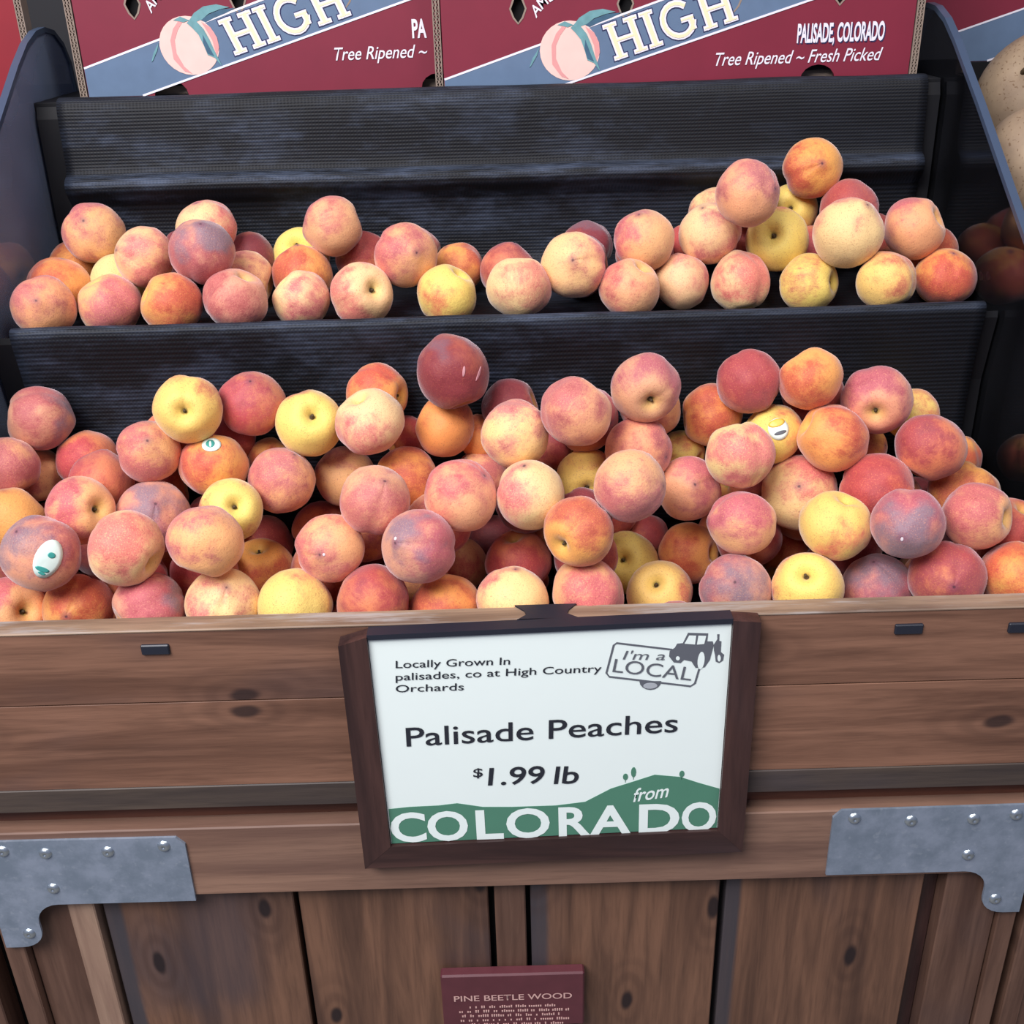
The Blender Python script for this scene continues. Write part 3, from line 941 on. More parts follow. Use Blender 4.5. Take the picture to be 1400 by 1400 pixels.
    ('P', 't', 0.1602, 1.2689, 1.2693, 0.034, 2.73, 0.24, 3.13, 'pink and golden peach with a purplish tip, second layer right of centre, upper shelf'),
    ('P', 'n', 0.1396, 1.2216, 1.2258, 0.0326, 0.17, -0.49, 2.43, 'rose-pink round peach in the upper front row under the purplish-tipped one'),
    ('L', 't', 0.2056, 1.2676, 1.2207, 0.0312, 3.1, -0.24, 0.57, 'narrow peach pointed at the top, pink left and yellow right, upper front row'),
    ('R', 'n', 0.2246, 1.3582, 1.2424, 0.0242, 0.09, -0.37, -2.73, 'sliver of a pink peach behind the pointed cream peach, upper right heap'),
    ('L', 't', 0.2402, 1.2926, 1.2705, 0.0345, -2.71, -0.17, -0.49, 'cream peach with a mauve pointed top in the second layer of the upper right heap'),
    ('L', 'n', 0.2617, 1.3878, 1.276, 0.0305, -2.5, -0.02, -2.05, 'light orange peach hidden behind the big pink one near the top of the right heap'),
    ('P', 't', 0.2689, 1.2312, 1.3255, 0.034, -2.01, -0.9, 1.14, 'large rose-pink peach near the top of the upper right heap'),
    ('Y', 's', 0.3588, 1.3879, 1.2751, 0.0305, -1.23, 0.2, 2.89, 'yellow peach with a dark slit-like stem hollow below the topmost one, upper right heap'),
    ('O', 't', 0.3719, 1.3593, 1.3304, 0.0333, 1.9, 0.37, -2.95, 'golden orange peach with a dusky dent, topmost of all in the upper right heap'),
    ('R', 'n', 0.415, 1.3365, 1.2834, 0.0346, 1.97, 0.12, -2.03, 'dark pink peach at the back right below the topmost one, upper right heap'),
    ('Y', 's', 0.3196, 1.2902, 1.2613, 0.0342, -1.0, -0.81, 2.27, 'yellow and pink peach with a deep stem hollow facing front, upper right heap'),
    ('L', 't', 0.3843, 1.2338, 1.2797, 0.0374, -2.76, -0.45, 1.42, 'large cream and rose peach with a purple blotch on top, upper right heap'),
    ('L', 'n', 0.2721, 1.2569, 1.2215, 0.0334, 2.98, -0.45, -0.87, 'plump pale yellow peach with pink top, upper front row, right of the pointed one'),
    ('Y', 's', 0.3493, 1.2482, 1.2191, 0.0324, -1.37, -0.29, -2.25, 'lopsided yellow-green and red peach lying on its side in the upper front row'),
    ('Y', 'n', 0.4253, 1.2096, 1.2301, 0.0314, 2.97, -0.55, -0.59, 'golden orange peach, second from the right in the upper front row'),
    ('P', 'n', 0.4742, 1.2798, 1.2716, 0.0334, 0.85, -0.65, 1.54, 'dusky pink peach over the gap between the last two peaches of the upper front row'),
    ('O', 'n', 0.511, 1.3191, 1.2344, 0.0321, 0.5, -0.12, -1.73, 'small orange peach peeking out behind the rightmost peaches of the upper shelf'),
    ('O', 'n', 0.5104, 1.2559, 1.2204, 0.0326, 3.02, 0.25, -1.8, 'muted orange-brown peach at the right end of the upper front row'),
    ('R', 'n', 0.3013, 1.3638, 1.2352, 0.0313, 2.28, 0.33, -1.13, 'reddish peach almost hidden between the cream pointed one and the yellow-hollowed one, upper right heap'),
    ('R', 'n', 0.3781, 1.3499, 1.2319, 0.0302, -0.96, 0.46, -1.5, 'rosy peach almost hidden left of the large cream and rose one, upper right heap'),
]
HIDDEN_PEACHES = [
    (-0.1565, 0.9498, 0.9042, 0.0345),
    (-0.3684, 0.9517, 0.9044, 0.0345),
    (-0.049, 0.9519, 0.9044, 0.0345),
    (0.324, 0.9528, 0.9046, 0.0345),
    (0.1047, 0.9504, 0.9046, 0.0345),
    (-0.2903, 0.9529, 0.9049, 0.0345),
    (0.4557, 0.9562, 0.9052, 0.0345),
    (-0.528, 0.9549, 0.9054, 0.0345),
    (0.2206, 0.9572, 0.9058, 0.0345),
    (0.0207, 0.9559, 0.9059, 0.0345),
    (-0.4564, 0.9626, 0.907, 0.0345),
    (-0.2203, 0.9765, 0.9092, 0.0345),
    (-0.1055, 0.9975, 0.9112, 0.0345),
    (0.4022, 1.0103, 0.9122, 0.0345),
    (0.2714, 1.0054, 0.9127, 0.0345),
    (-0.4013, 1.0154, 0.9128, 0.0345),
    (0.0875, 1.0209, 0.9138, 0.0345),
    (0.5079, 1.0207, 0.9138, 0.0345),
    (-0.3194, 1.016, 0.914, 0.0345),
    (-0.5058, 1.0215, 0.9143, 0.0345),
    (-0.0362, 1.0202, 0.9147, 0.0345),
    (-0.171, 1.03, 0.9168, 0.0345),
    (0.3376, 1.0353, 0.9154, 0.0345),
    (-0.442, 1.0748, 0.9207, 0.0345),
    (0.469, 1.0789, 0.9223, 0.0345),
    (-0.5274, 1.0937, 0.9243, 0.0345),
    (0.3684, 1.0985, 0.9248, 0.0345),
    (-0.1252, 1.1263, 0.9274, 0.0345),
    (0.0814, 1.1322, 0.9288, 0.0345),
    (-0.4715, 1.1366, 0.9296, 0.0345),
    (0.4556, 1.0182, 0.9602, 0.0345),
    (0.2517, 1.1371, 0.9539, 0.0345),
    (-0.1076, 1.0429, 0.9646, 0.0345),
    (-0.4099, 1.1371, 0.9659, 0.0345),
    (0.3978, 1.1347, 0.9758, 0.0345),
    (-0.5287, 1.0475, 0.9764, 0.0345),
    (0.0783, 1.0482, 0.9784, 0.0345),
    (0.0345, 1.1262, 0.9794, 0.0345),
    (-0.5394, 1.1366, 0.9798, 0.0345),
    (-0.207, 1.0392, 0.9752, 0.0345),
    (0.3667, 1.0577, 0.9805, 0.0345),
    (-0.4593, 1.0914, 0.9855, 0.0345),
    (-0.3324, 1.033, 0.9824, 0.0345),
    (0.3315, 1.1206, 0.9921, 0.0345),
    (-0.1011, 1.1315, 0.9939, 0.0345),
    (0.1105, 1.1368, 0.9932, 0.0345),
    (-0.338, 1.1143, 0.9964, 0.0345),
    (0.2602, 1.0749, 0.984, 0.0345),
    (-0.0776, 1.0422, 1.0275, 0.0345),
    (0.018, 1.0769, 1.0341, 0.0345),
    (0.2647, 1.1367, 1.0243, 0.0345),
    (-0.4005, 1.1341, 1.0345, 0.0345),
    (0.3244, 1.1371, 1.0592, 0.0345),
    (0.0838, 1.1221, 1.1094, 0.0345),
    (-0.2432, 1.0411, 0.9147, 0.032),
    (0.2488, 1.0708, 0.9182, 0.032),
    (-0.1905, 1.1103, 0.9236, 0.032),
    (-0.354, 1.1376, 0.9267, 0.032),
    (0.5087, 1.1399, 0.9275, 0.032),
    (0.163, 0.9505, 0.9384, 0.032),
    (-0.4014, 1.0215, 0.9801, 0.032),
    (0.4162, 1.0779, 1.0219, 0.032),
    (0.0711, 1.0184, 1.0383, 0.032),
    (-0.1545, 1.0518, 1.0157, 0.032),
    (0.1558, 1.1354, 1.114, 0.032),
    (0.3343, 1.139, 1.1253, 0.032),
    (0.0084, 1.1001, 0.9201, 0.03),
    (0.5119, 1.0589, 0.9671, 0.03),
    (0.1366, 1.1378, 1.0535, 0.03),
    (-0.3745, 1.1381, 1.0966, 0.03),
    (-0.391, 1.3824, 1.242, 0.0345),
    (0.0907, 1.3114, 1.232, 0.0345),
    (0.1701, 1.3356, 1.2371, 0.0345),
    (0.4545, 1.3762, 1.2409, 0.032),
    (0.296, 1.3406, 1.2998, 0.032),
    (-0.4631, 1.3855, 1.2404, 0.032),
    (-0.1112, 1.3679, 1.2372, 0.032),
]
N_LOWER = 92
N_HIDDEN_LOWER = 70



def jitter(c, rnd, k):
    h = [max(0, x * (1 + rnd.uniform(-k, k))) for x in c]
    return h


def make_peach(pre, feat, x, y, z, r, ex, ey, ez, label, idx, group=None):
    rnd = random.Random(idx * 7 + 3)
    if feat == 's':
        k = rnd.choice((1, 3, 5))
    elif feat == 't':
        k = rnd.choice((0, 2, 4))
    else:
        k = idx % 6
    o = bpy.data.objects.new('peach', PM[k])
    o.location = (x, y, z)
    o.rotation_euler = (ex, ey, ez)
    o.scale = (r, r, r)
    b, bl, cv, pt = PRE[pre]
    o['base_colour'] = jitter(srgb(b), rnd, .08)
    o['blush_colour'] = jitter(srgb(bl), rnd, .10)
    o['cover'] = cv + rnd.uniform(-.08, .08)
    o['patch'] = pt
    o['seed'] = rnd.uniform(0, 40)
    col.objects.link(o)
    tag(o, label, 'peach', group)
    if feat == 's':
        s = bpy.data.objects.new('stem', SM)
        if not SM.materials:
            SM.materials.append(MSTEM)
        col.objects.link(s)
        s.parent = o
    return o


NUP = {}
for i, d in enumerate(PEACHES):
    g = 'peaches heaped on the upper shelf' if d[3] > 1.15 and d[4] > 1.205 and d[3] + d[5] > 1.18 and i >= N_LOWER else 'peaches heaped in the lower bin'
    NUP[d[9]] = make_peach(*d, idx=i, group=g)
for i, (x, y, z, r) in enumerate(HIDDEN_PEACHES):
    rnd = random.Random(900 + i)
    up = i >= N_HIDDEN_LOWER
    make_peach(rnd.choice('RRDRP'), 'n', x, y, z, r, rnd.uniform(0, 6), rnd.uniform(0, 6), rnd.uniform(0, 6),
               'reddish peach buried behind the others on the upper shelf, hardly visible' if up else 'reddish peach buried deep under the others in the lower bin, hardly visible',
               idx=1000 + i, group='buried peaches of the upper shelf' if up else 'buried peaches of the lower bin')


def sticker(root, pxy, w_, h_, rot, colours, label):
    """a thin printed label bent over the peach, placed where the ray to the photograph's sticker meets it"""
    c = root.location
    r = root.scale.x
    d = (FW + RT * ((pxy[0] - 700) / FPX) - UP * ((pxy[1] - 700) / FPX)).normalized()
    oc = EYE - c
    bq = oc.dot(d)
    disc = bq * bq - (oc.dot(oc) - r * r)
    n = ((EYE + d * (-bq - math.sqrt(max(disc, 0)))) - c).normalized()
    a = (RT - n * RT.dot(n)).normalized()
    b = n.cross(a)
    if b.dot(UP) < 0:
        b = -b
    a, b = a * math.cos(rot) + b * math.sin(rot), b * math.cos(rot) - a * math.sin(rot)
    inv = Matrix.LocRotScale(root.location, root.rotation_euler, root.scale).inverted()
    me_src = root.data
    from mathutils.bvhtree import BVHTree
    bv = BVHTree.FromPolygons([v.co for v in me_src.vertices], [p.vertices[:] for p in me_src.polygons])

    def surf(u, v, lift):
        dr = (n + (a * u + b * v) / r).normalized()
        ld = (inv.to_3x3() @ dr).normalized()
        hit = bv.ray_cast(ld * 3, -ld)
        return hit[0] + ld * lift
    par = None
    for nm, m, lift, su, sv, ou, ov in colours:
        bm = bmesh.new()
        cen = bm.verts.new(surf(ou * w_, ov * h_, lift))
        prev = None
        rings = []
        for q in (.35, .7, 1.0):
            rings.append([bm.verts.new(surf((ou + su * q * math.cos(t * PI / 12)) * w_, (ov + sv * q * math.sin(t * PI / 12)) * h_, lift)) for t in range(24)])
        rings.append([bm.verts.new(v.co * .985) for v in rings[-1]])
        for j in range(24):
            bm.faces.new((cen, rings[0][j], rings[0][(j + 1) % 24]))
        for A, B in zip(rings, rings[1:]):
            for j in range(24):
                bm.faces.new((A[j], B[j], B[(j + 1) % 24], A[(j + 1) % 24]))
        o = bpy.data.objects.new(nm, mesh_from(bm, nm, True))
        o.data.materials.append(m)
        col.objects.link(o)
        o['seed'] = 0.0
        o.parent = root if par is None else par
        if par is None:
            par = o
            o['label'] = label
    return par


def find(s):
    return [o for l, o in NUP.items() if s in l][0]


MSTK = plain('sticker_white', '#DCEEE6', .4)
MSTT = plain('sticker_teal', '#3E9A92', .4)
MSTY = plain('sticker_yellow', '#E6BE50', .4)
sticker(find('yellow peach with an oval sticker'), (66, 765), .0130, .0215, -.45,
        [('sticker', MSTK, .025, 1, 1, 0, 0), ('sticker_mark', MSTT, .032, .28, .13, .10, .22), ('sticker_mark', MSTT, .032, .55, .12, -.1, -.52), ('sticker_mark', MSTT, .032, .30, .08, .0, -.72)],
        'oval white sticker with teal marks')
sticker(find('small white and teal sticker'), (289, 609), .0095, .0095, .2,
        [('sticker', MSTK, .025, 1, .9, 0, 0), ('sticker_mark', MSTT, .032, .45, .5, -.1, .1), ('sticker_mark', MSTK, .036, .12, .4, -.1, .05)], 'small white sticker with a teal mark')
sticker(find('round yellow and white sticker'), (1064, 587), .0105, .0115, .3,
        [('sticker', MSTK, .025, 1, 1, 0, 0), ('sticker_band', MSTY, .032, .8, .36, 0, .55), ('sticker_mark', MINKG, .032, .6, .16, .05, -.35)], 'round white sticker with a yellow top')

MPALE = plain('pale_scar', '#C48E94', .6)
MTIP = plain('pale_tip', '#D8CCD2', .6)
big = find('big glossy maroon peach')
sticker(big, (655, 511), .0016, .0085, -.45, [('scratch', MPALE, .010, 1, 1, 0, 0)], 'pale curved scratch')
sticker(big, (634, 508), .0014, .0055, -.1, [('scratch', MPALE, .010, 1, 1, 0, 0)], 'pale curved scratch')
sticker(find('grey-topped plum'), (543, 737), .0014, .0016, 0, [('blossom_tip', MTIP, .012, 1, 1, 0, 0)], 'white dot at the tip')
sticker(find('grey-plum peach'), (1234, 735), .0012, .0018, 0, [('blossom_tip', MTIP, .012, 1, 1, 0, 0)], 'pale stub at the tip')
sticker(find('mauve-pink glossy'), (443, 758), .0012, .0014, 0, [('blossom_tip', MTIP, .012, 1, 1, 0, 0)], 'pale stub at the tip')

# ---------------------------------------------------------------- the price sign
YS = .872
sign = empty('price_sign', 'framed white price card for peaches hanging on the wooden lip', 'sign', (.03, .88, .72))
sg = {k: px2(x, y, YS) for k, (x, y) in dict(ol=(462, 884), il=(501, 872), obl=(499, 1188), ibl=(534, 1158), ir=(1003, 849), orr=(1041, 851), obr=(1015, 1165), ibr=(982, 1136)).items()}
plate('frame_bar', [sg['ol'], sg['il'], sg['ibl'], sg['obl']], YS, .8893, MWF, sign, 1)['stain_edge'] = -9.0
plate('frame_bar', [sg['ir'], sg['orr'], sg['obr'], sg['ibr']], YS, .8893, MWF, sign, 5)['stain_edge'] = -9.0
plate('frame_bar', [(sg['obl'][0] + .0003, sg['obl'][1]), (sg['ibl'][0], sg['ibl'][1] - .0003), (sg['ibr'][0], sg['ibr'][1] - .0003), (sg['obr'][0] - .0003, sg['obr'][1])], YS + .0003, .8893, MWFX, sign, 9)
il, ir, ibl, ibr = sg['il'], sg['ir'], sg['ibl'], sg['ibr']
plate('top_bar', [(il[0], il[1] - .004), (il[0], il[1] + .0015), (ir[0], ir[1] + .0015), (ir[0], ir[1] - .004)], YS + .0015, .8893, MPLUG, sign, 9)['label'] = 'thin black top bar of the frame'
YP = YS + .0045                           # the card's face
plate('back_board', [(il[0] + .001, il[1] - .004), (ibl[0] + .001, ibl[1] + .0002), (ibr[0] - .001, ibr[1] + .0002), (ir[0] - .001, ir[1] - .004)], YP + .0015, .8885, MBLK, sign, 0)


def sp(px, py):
    return px2(px, py, YP)


lo_l, lo_r = (ibl[0] + .0004, ibl[1] + .0004), (ibr[0] - .0004, ibr[1] + .0004)
card = plate('card', [lo_l, lo_r, (ir[0] - .0004, ir[1] - .0042), (il[0] + .0004, il[1] - .0042)], YP, YP + .0012, MPAPER, sign, 1)
ink = YP - .0004
cx0, cx1, cz0 = lo_l[0] + .0006, lo_r[0] - .0006, lo_l[1] + .0004


def ctext(s, a, b, h, mat=MINK, **k):
    return lettering('lettering', s, sp(*a), sp(*b), h, ink - .0003, mat, card, **k)


ctext('Locally Grown In', (541, 913), (697, 908), .0082, shear=.08, offset=.004)
ctext('palisades, co at High Country', (541, 930), (822, 918), .0082, shear=.08, offset=.004)
ctext('Orchards', (541, 946), (634, 943), .0082, shear=.08, offset=.004)
ctext('Palisade Peaches', (556, 1020), (926, 1000), .0225, shear=.05, offset=.006)
ctext('1.99', (667, 1073), (743, 1070), .0215, shear=.12, offset=.012)
ctext('lb', (757, 1071), (790, 1070), .0215, shear=.12, offset=.012)
ctext('$', (647, 1062), (660, 1061), .0105, shear=.1, offset=.012)
# green hills and the big state name
hill = [(531, 1106), (560, 1103), (600, 1101), (625, 1098), (660, 1103), (700, 1103), (760, 1101), (800, 1096), (835, 1078), (870, 1067), (895, 1059), (930, 1062), (955, 1070), (985, 1078)]
bm = bmesh.new()
pts = [sp(*q) for q in hill]
pts = [(min(max(x, cx0), cx1), z) for x, z in pts]
pts[0] = (cx0, pts[0][1])
pts[-1] = (cx1, pts[-1][1])
plate_bm(bm, pts + [(cx1, lo_r[1] + .0004), (cx0, cz0)], ink, YP - .00005)
for cx, cy, hh in ((855, 1066, 9), (866, 1062, 14), (932, 1062, 9)):        # little trees on the hill
    q = sp(cx, cy)
    s = .00078
    plate_bm(bm, [(q[0] - .4 * s, q[1] - 4 * s), (q[0] + .4 * s, q[1] - 4 * s), (q[0] + .4 * s, q[1]), (q[0] - .4 * s, q[1])], ink, YP - .00005)
    plate_bm(bm, [(q[0] + 3.4 * s * math.cos(t), q[1] + hh * s * .55 + hh * s * .6 * math.sin(t)) for t in [i * PI / 5 for i in range(10)]], ink, YP - .00005)
link('green_hills', mesh_from(bm, 'green_hills'), MGREEN, card)


def cx_text(s, x0p, x1p, yb0, yb1, h):
    return lettering('lettering', s, sp(x0p, yb0), sp(x1p, yb1), h, ink - .0004, MPAPER, card, offset=.026, label='big white capital letters' if s == 'C' else None)


adv = [('C', 536, 584), ('O', 586, 641), ('L', 652, 689), ('O', 693, 752), ('R', 764, 808), ('A', 806, 863), ('D', 873, 928), ('O', 931, 978)]
for ch, a, b in adv:
    yb = 1150 - (a - 536) * 14 / 395
    yb2 = 1150 - (b - 536) * 14 / 395
    cx_text(ch, a, b, yb, yb2, .0365)
ctext('from', (864, 1096), (912, 1089), .0165, MPAPER, shear=.35, offset=.012)
# license plate badge
bm = bmesh.new()
PLT = [(841, 880), (919, 888), None, (955, 918), (950, 934), (943, 938), (833, 926), (828, 921), (836, 884)]
st = [sp(*q) for q in [(919, 888), (843, 879), (839, 882), (829, 920), (833, 925), (944, 938), (950, 934), (956, 914)]]
stroke_bm(bm, st, .0019, ink, YP - .00005)
arc = [sp(874 + 15 * (1 - math.cos(t)) * 1.0, 931 + 12 * math.sin(t)) for t in [i * PI / 8 for i in range(9)]]
plate_bm(bm, arc, ink, YP - .00005)
link('plate_outline', mesh_from(bm, 'plate_outline'), MINKG, card)
ctext('LOCAL', (837, 918), (944, 930), .0150, MINKG, offset=.0)
ctext("I'm a", (851, 901), (908, 902), .0098, MINKG, shear=.3)
bm = bmesh.new()


def tp(*L):
    return [sp(800 + x / 6.364, 850 + y / 6.364) for x, y in L]


plate_bm(bm, tp((730, 300), (735, 255), (780, 225), (800, 190), (850, 185), (895, 95), (1070, 100), (1062, 170), (1110, 170), (1118, 205), (1085, 330), (1040, 395), (960, 400), (925, 345), (860, 330), (830, 358), (770, 352)), ink, YP - .00005)
plate_bm(bm, tp((1120, 250), (1118, 200), (1150, 150), (1148, 108), (1168, 108), (1166, 165), (1185, 170), (1180, 262), (1208, 285), (1200, 335), (1165, 358), (1135, 345), (1130, 290)), ink, YP - .00005)
link('tractor_emblem', mesh_from(bm, 'tractor_emblem'), MINKG, card)
bm = bmesh.new()
plate_bm(bm, tp((905, 118), (965, 120), (955, 195), (865, 188)), ink - .0003, ink)
plate_bm(bm, tp((985, 120), (1052, 122), (1035, 190), (972, 196)), ink - .0003, ink)
for cx, cy, rx, ry in ((1008, 335, 30, 75), (806, 316, 17, 17), (1165, 315, 14, 28)):
    plate_bm(bm, tp(*[(cx + rx * math.cos(t) + (8 if ry > 50 else 0) * math.sin(-t), cy + ry * math.sin(t)) for t in [i * PI / 8 for i in range(16)]]), ink - .0003, ink)
link('tractor_cutouts', mesh_from(bm, 'tractor_cutouts'), MPAPER, card)
bm = bmesh.new()
q = sp(889, 936)
plate_bm(bm, [(q[0] + .0068 * math.cos(t), q[1] + .0034 * math.sin(t) - .001) for t in [i * PI / 8 for i in range(16)]], ink - .0003, ink)
link('badge_light', mesh_from(bm, 'badge_light'), plain('pale_grey_ink', '#A8AEB4', .6), card)
# black hanger strap over the lip
bm = bmesh.new()
pl = [(.0000, .9155), (.0600, .9155), (.0520, .905), (.0500, .898), (.0620, YF - .0022), (.0020, YF - .0022), (.0110, .898), (.0090, .905)]
a = [bm.verts.new((x, y, .9976)) for x, y in pl]
b = [bm.verts.new((x, y, .9992)) for x, y in pl]
bm.faces.new(a)
bm.faces.new(b[::-1])
for i in range(len(pl)):
    bm.faces.new((a[i], b[i], b[(i + 1) % len(pl)], a[(i + 1) % len(pl)]))
bx(bm, .0020, .0620, YF - .0024, YF - .0011, .9850, .9992)
link('hanger_strap', mesh_from(bm, 'hanger_strap'), MPLUG, sign)

# ---------------------------------------------------------------- the plaque
YQ = .8895
pz1 = .5255
plq = empty('wood_plaque', 'small maroon plaque lettered about beetle wood, fixed to the planks under the sign', 'plaque', (-.01, .90, .45))
box('plaque_body', (-.0965, .0680, YQ, .9035, .440, pz1), MPLAQ, plq, .002, 4)
lettering('lettering', 'PINE BEETLE WOOD', px2(621, 1369, YQ), px2(782, 1364, YQ), .0088, YQ - .0006, MPLAQT, plq, offset=.01)
bm = bmesh.new()
rr = random.Random(2)
for k, (ya, xa, xb) in enumerate(((1376, 642, 762), (1382, 628, 780), (1388, 632, 776), (1394, 630, 778), (1400, 636, 772), (1406, 630, 770))):
    xx = xa
    while xx < xb - 5:
        ln = rr.choice((4, 7, 10, 14, 18))
        ln = min(ln, xb - xx)
        a0, a1 = px2(xx, ya + .8 - (xx - 700) * .025, YQ), px2(xx + ln, ya + .8 - (xx + ln - 700) * .025, YQ)
        t = a0[0]
        while t < a1[0] - .001:            # worn, unreadable small print
            hgt = rr.choice((.0022, .0024, .0034))
            plate_bm(bm, [(t, a0[1]), (t + .0016, a0[1]), (t + .0016, a0[1] + hgt), (t, a0[1] + hgt)], YQ - .0005, YQ)
            t += .0026
        xx += ln + 4
link('small_print', mesh_from(bm, 'small_print'), MPLAQT, plq)


# ---------------------------------------------------------------- flattened peach cartons behind the bin
def curve_panel(name, outline, holes, y0, y1, mat, parent):
    cu = bpy.data.curves.new(name, 'CURVE')
    cu.dimensions = '2D'
    cu.fill_mode = 'BOTH'
    cu.extrude = (y1 - y0) / 2
    for pts in [outline] + holes:
        s = cu.splines.new('POLY')
        s.points.add(len(pts) - 1)
        for p, (x, z) in zip(s.points, pts):
            p.co = (x, z, 0, 1)
        s.use_cyclic_u = True
    o = bpy.data.objects.new(name, cu)
    col.objects.link(o)
    me = bpy.data.meshes.new_from_object(o.evaluated_get(bpy.context.evaluated_depsgraph_get()))
    bpy.data.objects.remove(o)
    bpy.data.curves.remove(cu)
    me.materials.clear()
    for v in me.vertices:
        v.co = (v.co.x, (y0 + y1) / 2 - v.co.z, v.co.y)
    o = link(name, me, mat, parent)
    o['seed'] = random.uniform(0, 9)
    return o


def corrugated(x0, x1, y, z0, z1, parent):
    """raw end of a corrugated sheet: two liners with the wavy flute between"""
    bm = bmesh.new()
    t = .0013
    bx(bm, x0, x0 + t, y, y + .02, z0, z1)
    bx(bm, x1 - t, x1, y, y + .02, z0, z1)
    m = (x0 + x1) / 2
    bx(bm, m - t / 2, m + t / 2, y, y + .02, z0, z1)
    for a, b in ((x0 + t, m - t / 2), (m + t / 2, x1 - t)):
        z = z0
        k = 0
        pts = []
        while z < z1:
            pts.append(((a, b)[k % 2], z))
            z += .0032
            k += 1
        stroke_bm(bm, pts, .0010, y + .0005, y + .018)
    o = link('corrugated_edge', mesh_from(bm, 'corrugated_edge'), MKRAFT, parent)
    o['seed'] = 0.0
    o['label'] = 'raw tan corrugated edge'
    return o


def carton(x0, x1, Y, z0, z1, dx, dz, label, refY=1.455, red=MRED, art=True, left_edge=True, right_edge=False, place=True):
    """dx, dz shift the print of the middle carton, which was measured on the plane refY"""
    def q(px, py):
        x, z = px2(px, py, refY)
        return (x + dx, z + dz)
    t = empty('peach_carton', label, 'carton', ((x0 + x1) / 2, Y, z0), 'flattened maroon cartons standing behind the bin')
    ew = .0105
    ax = x0 + (ew if left_edge else 0)
    bx_ = x1 - (ew if right_edge else 0)
    out = [(ax, z1), (ax, z0)]
    notches = []
    for nx in (745, 1116):
        c = q(nx, 120)[0]
        if ax + .03 < c < bx_ - .03:
            notches.append((c, 1))
            out += [(c + .0215 * math.cos(a), z0 + .0175 * math.sin(a)) for a in [PI - i * PI / 8 for i in range(9)]]
    out += [(bx_, z0), (bx_, z1)]
    holes = []
    for hx, hy in ((708, 12), (855, 5), (1004, -4), (1150, -14)):
        c = q(hx, hy)
        if ax + .03 < c[0] < bx_ - .03:
            holes.append([(c[0] + a, c[1] + b) for a, b in ((0, .0165), (.0055, .010), (.0095, 0), (.0055, -.010), (0, -.0165), (-.0055, -.010), (-.0095, 0), (-.0055, .010))])
    fp = curve_panel('front_panel', out, holes, Y, Y + .005, red, t)
    bp = box('back_panel', (ax, bx_, Y + .018, Y + .0225, z0, z1), MKRAFT, t, 0)
    box('shade_sheet', (ax, bx_, Y + .0105, Y + .0125, z0 + .01, z1), MDARK, t, 0)  # near-black sheet standing in for the shade inside the holes
    if left_edge:
        corrugated(x0, x0 + ew - .0015, Y - .001, z0, z1, t)
    if right_edge:
        corrugated(x1 - ew + .0015, x1, Y - .001, z0, z1, t)
    # print
    y = Y - .0004
    if holes:
        bm = bmesh.new()
        for h in holes:
            stroke_bm(bm, h, .0022, y - .0002, Y, True)
        link('hole_rim', mesh_from(bm, 'hole_rim'), MKRAFT, fp)['seed'] = 0.0
    UL = [q(600, 111.5), q(903, .5)]
    LL = [q(768, 117), q(980, 44)]
    for ln in (UL, LL):
        ln.append((ln[1][0] + (ln[1][0] - ln[0][0]) * 3, ln[1][1] + (ln[1][1] - ln[0][1]) * 3))

    def on(line, x):
        (xa, za), (xb, zb) = (line[0], line[1]) if x < line[1][0] else (line[1], line[2])
        return za + (zb - za) * (x - xa) / (xb - xa)
    xl = LL[0][0]
    zb_ = z0 + .0005
    # x where the lower line reaches the bottom
    s = (LL[1][1] - LL[0][1]) / (LL[1][0] - LL[0][0])
    xb0 = LL[0][0] + (zb_ - LL[0][1]) / s
    poly = [(ax + .0005, on(UL, ax)), (ax + .0005, zb_)]
    for c, _ in notches:
        if c < xb0 - .02:
            poly += [(c + .0222 * math.cos(a), zb_ + .0180 * math.sin(a)) for a in [PI - i * PI / 8 for i in range(9)]]
    poly += [(max(xb0, ax + .001), zb_)] if xb0 > ax else []
    xr = min(bx_ - .0005, LL[2][0])
    poly += [LL[1], (xr, on(LL, xr)), (xr, on(UL, xr)), UL[1]]
    band = curve_panel('printed_band', poly, [h for h in holes if on(LL, h[0][0]) < h[0][1] - .018 and h[0][1] + .02 < on(UL, h[0][0])], y, Y - .00005, MBAND, fp)
    bm = bmesh.new()
    stroke_bm(bm, [(ax + .0005, on(UL, ax)), UL[1], (xr, on(UL, xr))], .0024, y - .0003, y)
    stroke_bm(bm, [(max(xb0, ax), max(on(LL, max(xb0, ax)), zb_)), LL[1], (xr, on(LL, xr))], .0024, y - .0003, y)
    link('white_line', mesh_from(bm, 'white_line'), MWHITE, fp)
    if not art:
        return t
    # printed peach with leaves
    yy = y - .0005

    def circ(cx, cy, rx, ry, n=28, a0=0, a1=2 * PI, rot=0):
        return [q(cx + rx * math.cos(t_) * math.cos(rot) - ry * math.sin(t_) * math.sin(rot), cy - rx * math.cos(t_) * math.sin(rot) - ry * math.sin(t_) * math.cos(rot)) for t_ in [a0 + (a1 - a0) * i / n for i in range(n)]]
    bm = bmesh.new()
    plate_bm(bm, circ(779, 69, 41, 41), yy, y)
    pp = link('printed_peach', mesh_from(bm, 'printed_peach'), MPRINTP, fp)
    bm = bmesh.new()
    plate_bm(bm, [q(*c) for c in ((768, 36), (776, 34), (766, 48), (760, 62), (760, 80), (768, 98), (778, 108), (768, 105), (755, 88), (754, 62), (760, 46))], yy - .0003, yy)
    plate_bm(bm, [q(*c) for c in ((800, 36), (812, 44), (819, 58), (820, 72), (815, 84), (812, 62), (806, 48))], yy - .0003, yy)
    link('peach_shading', mesh_from(bm, 'peach_shading'), MPRINTR, fp)
    bm = bmesh.new()
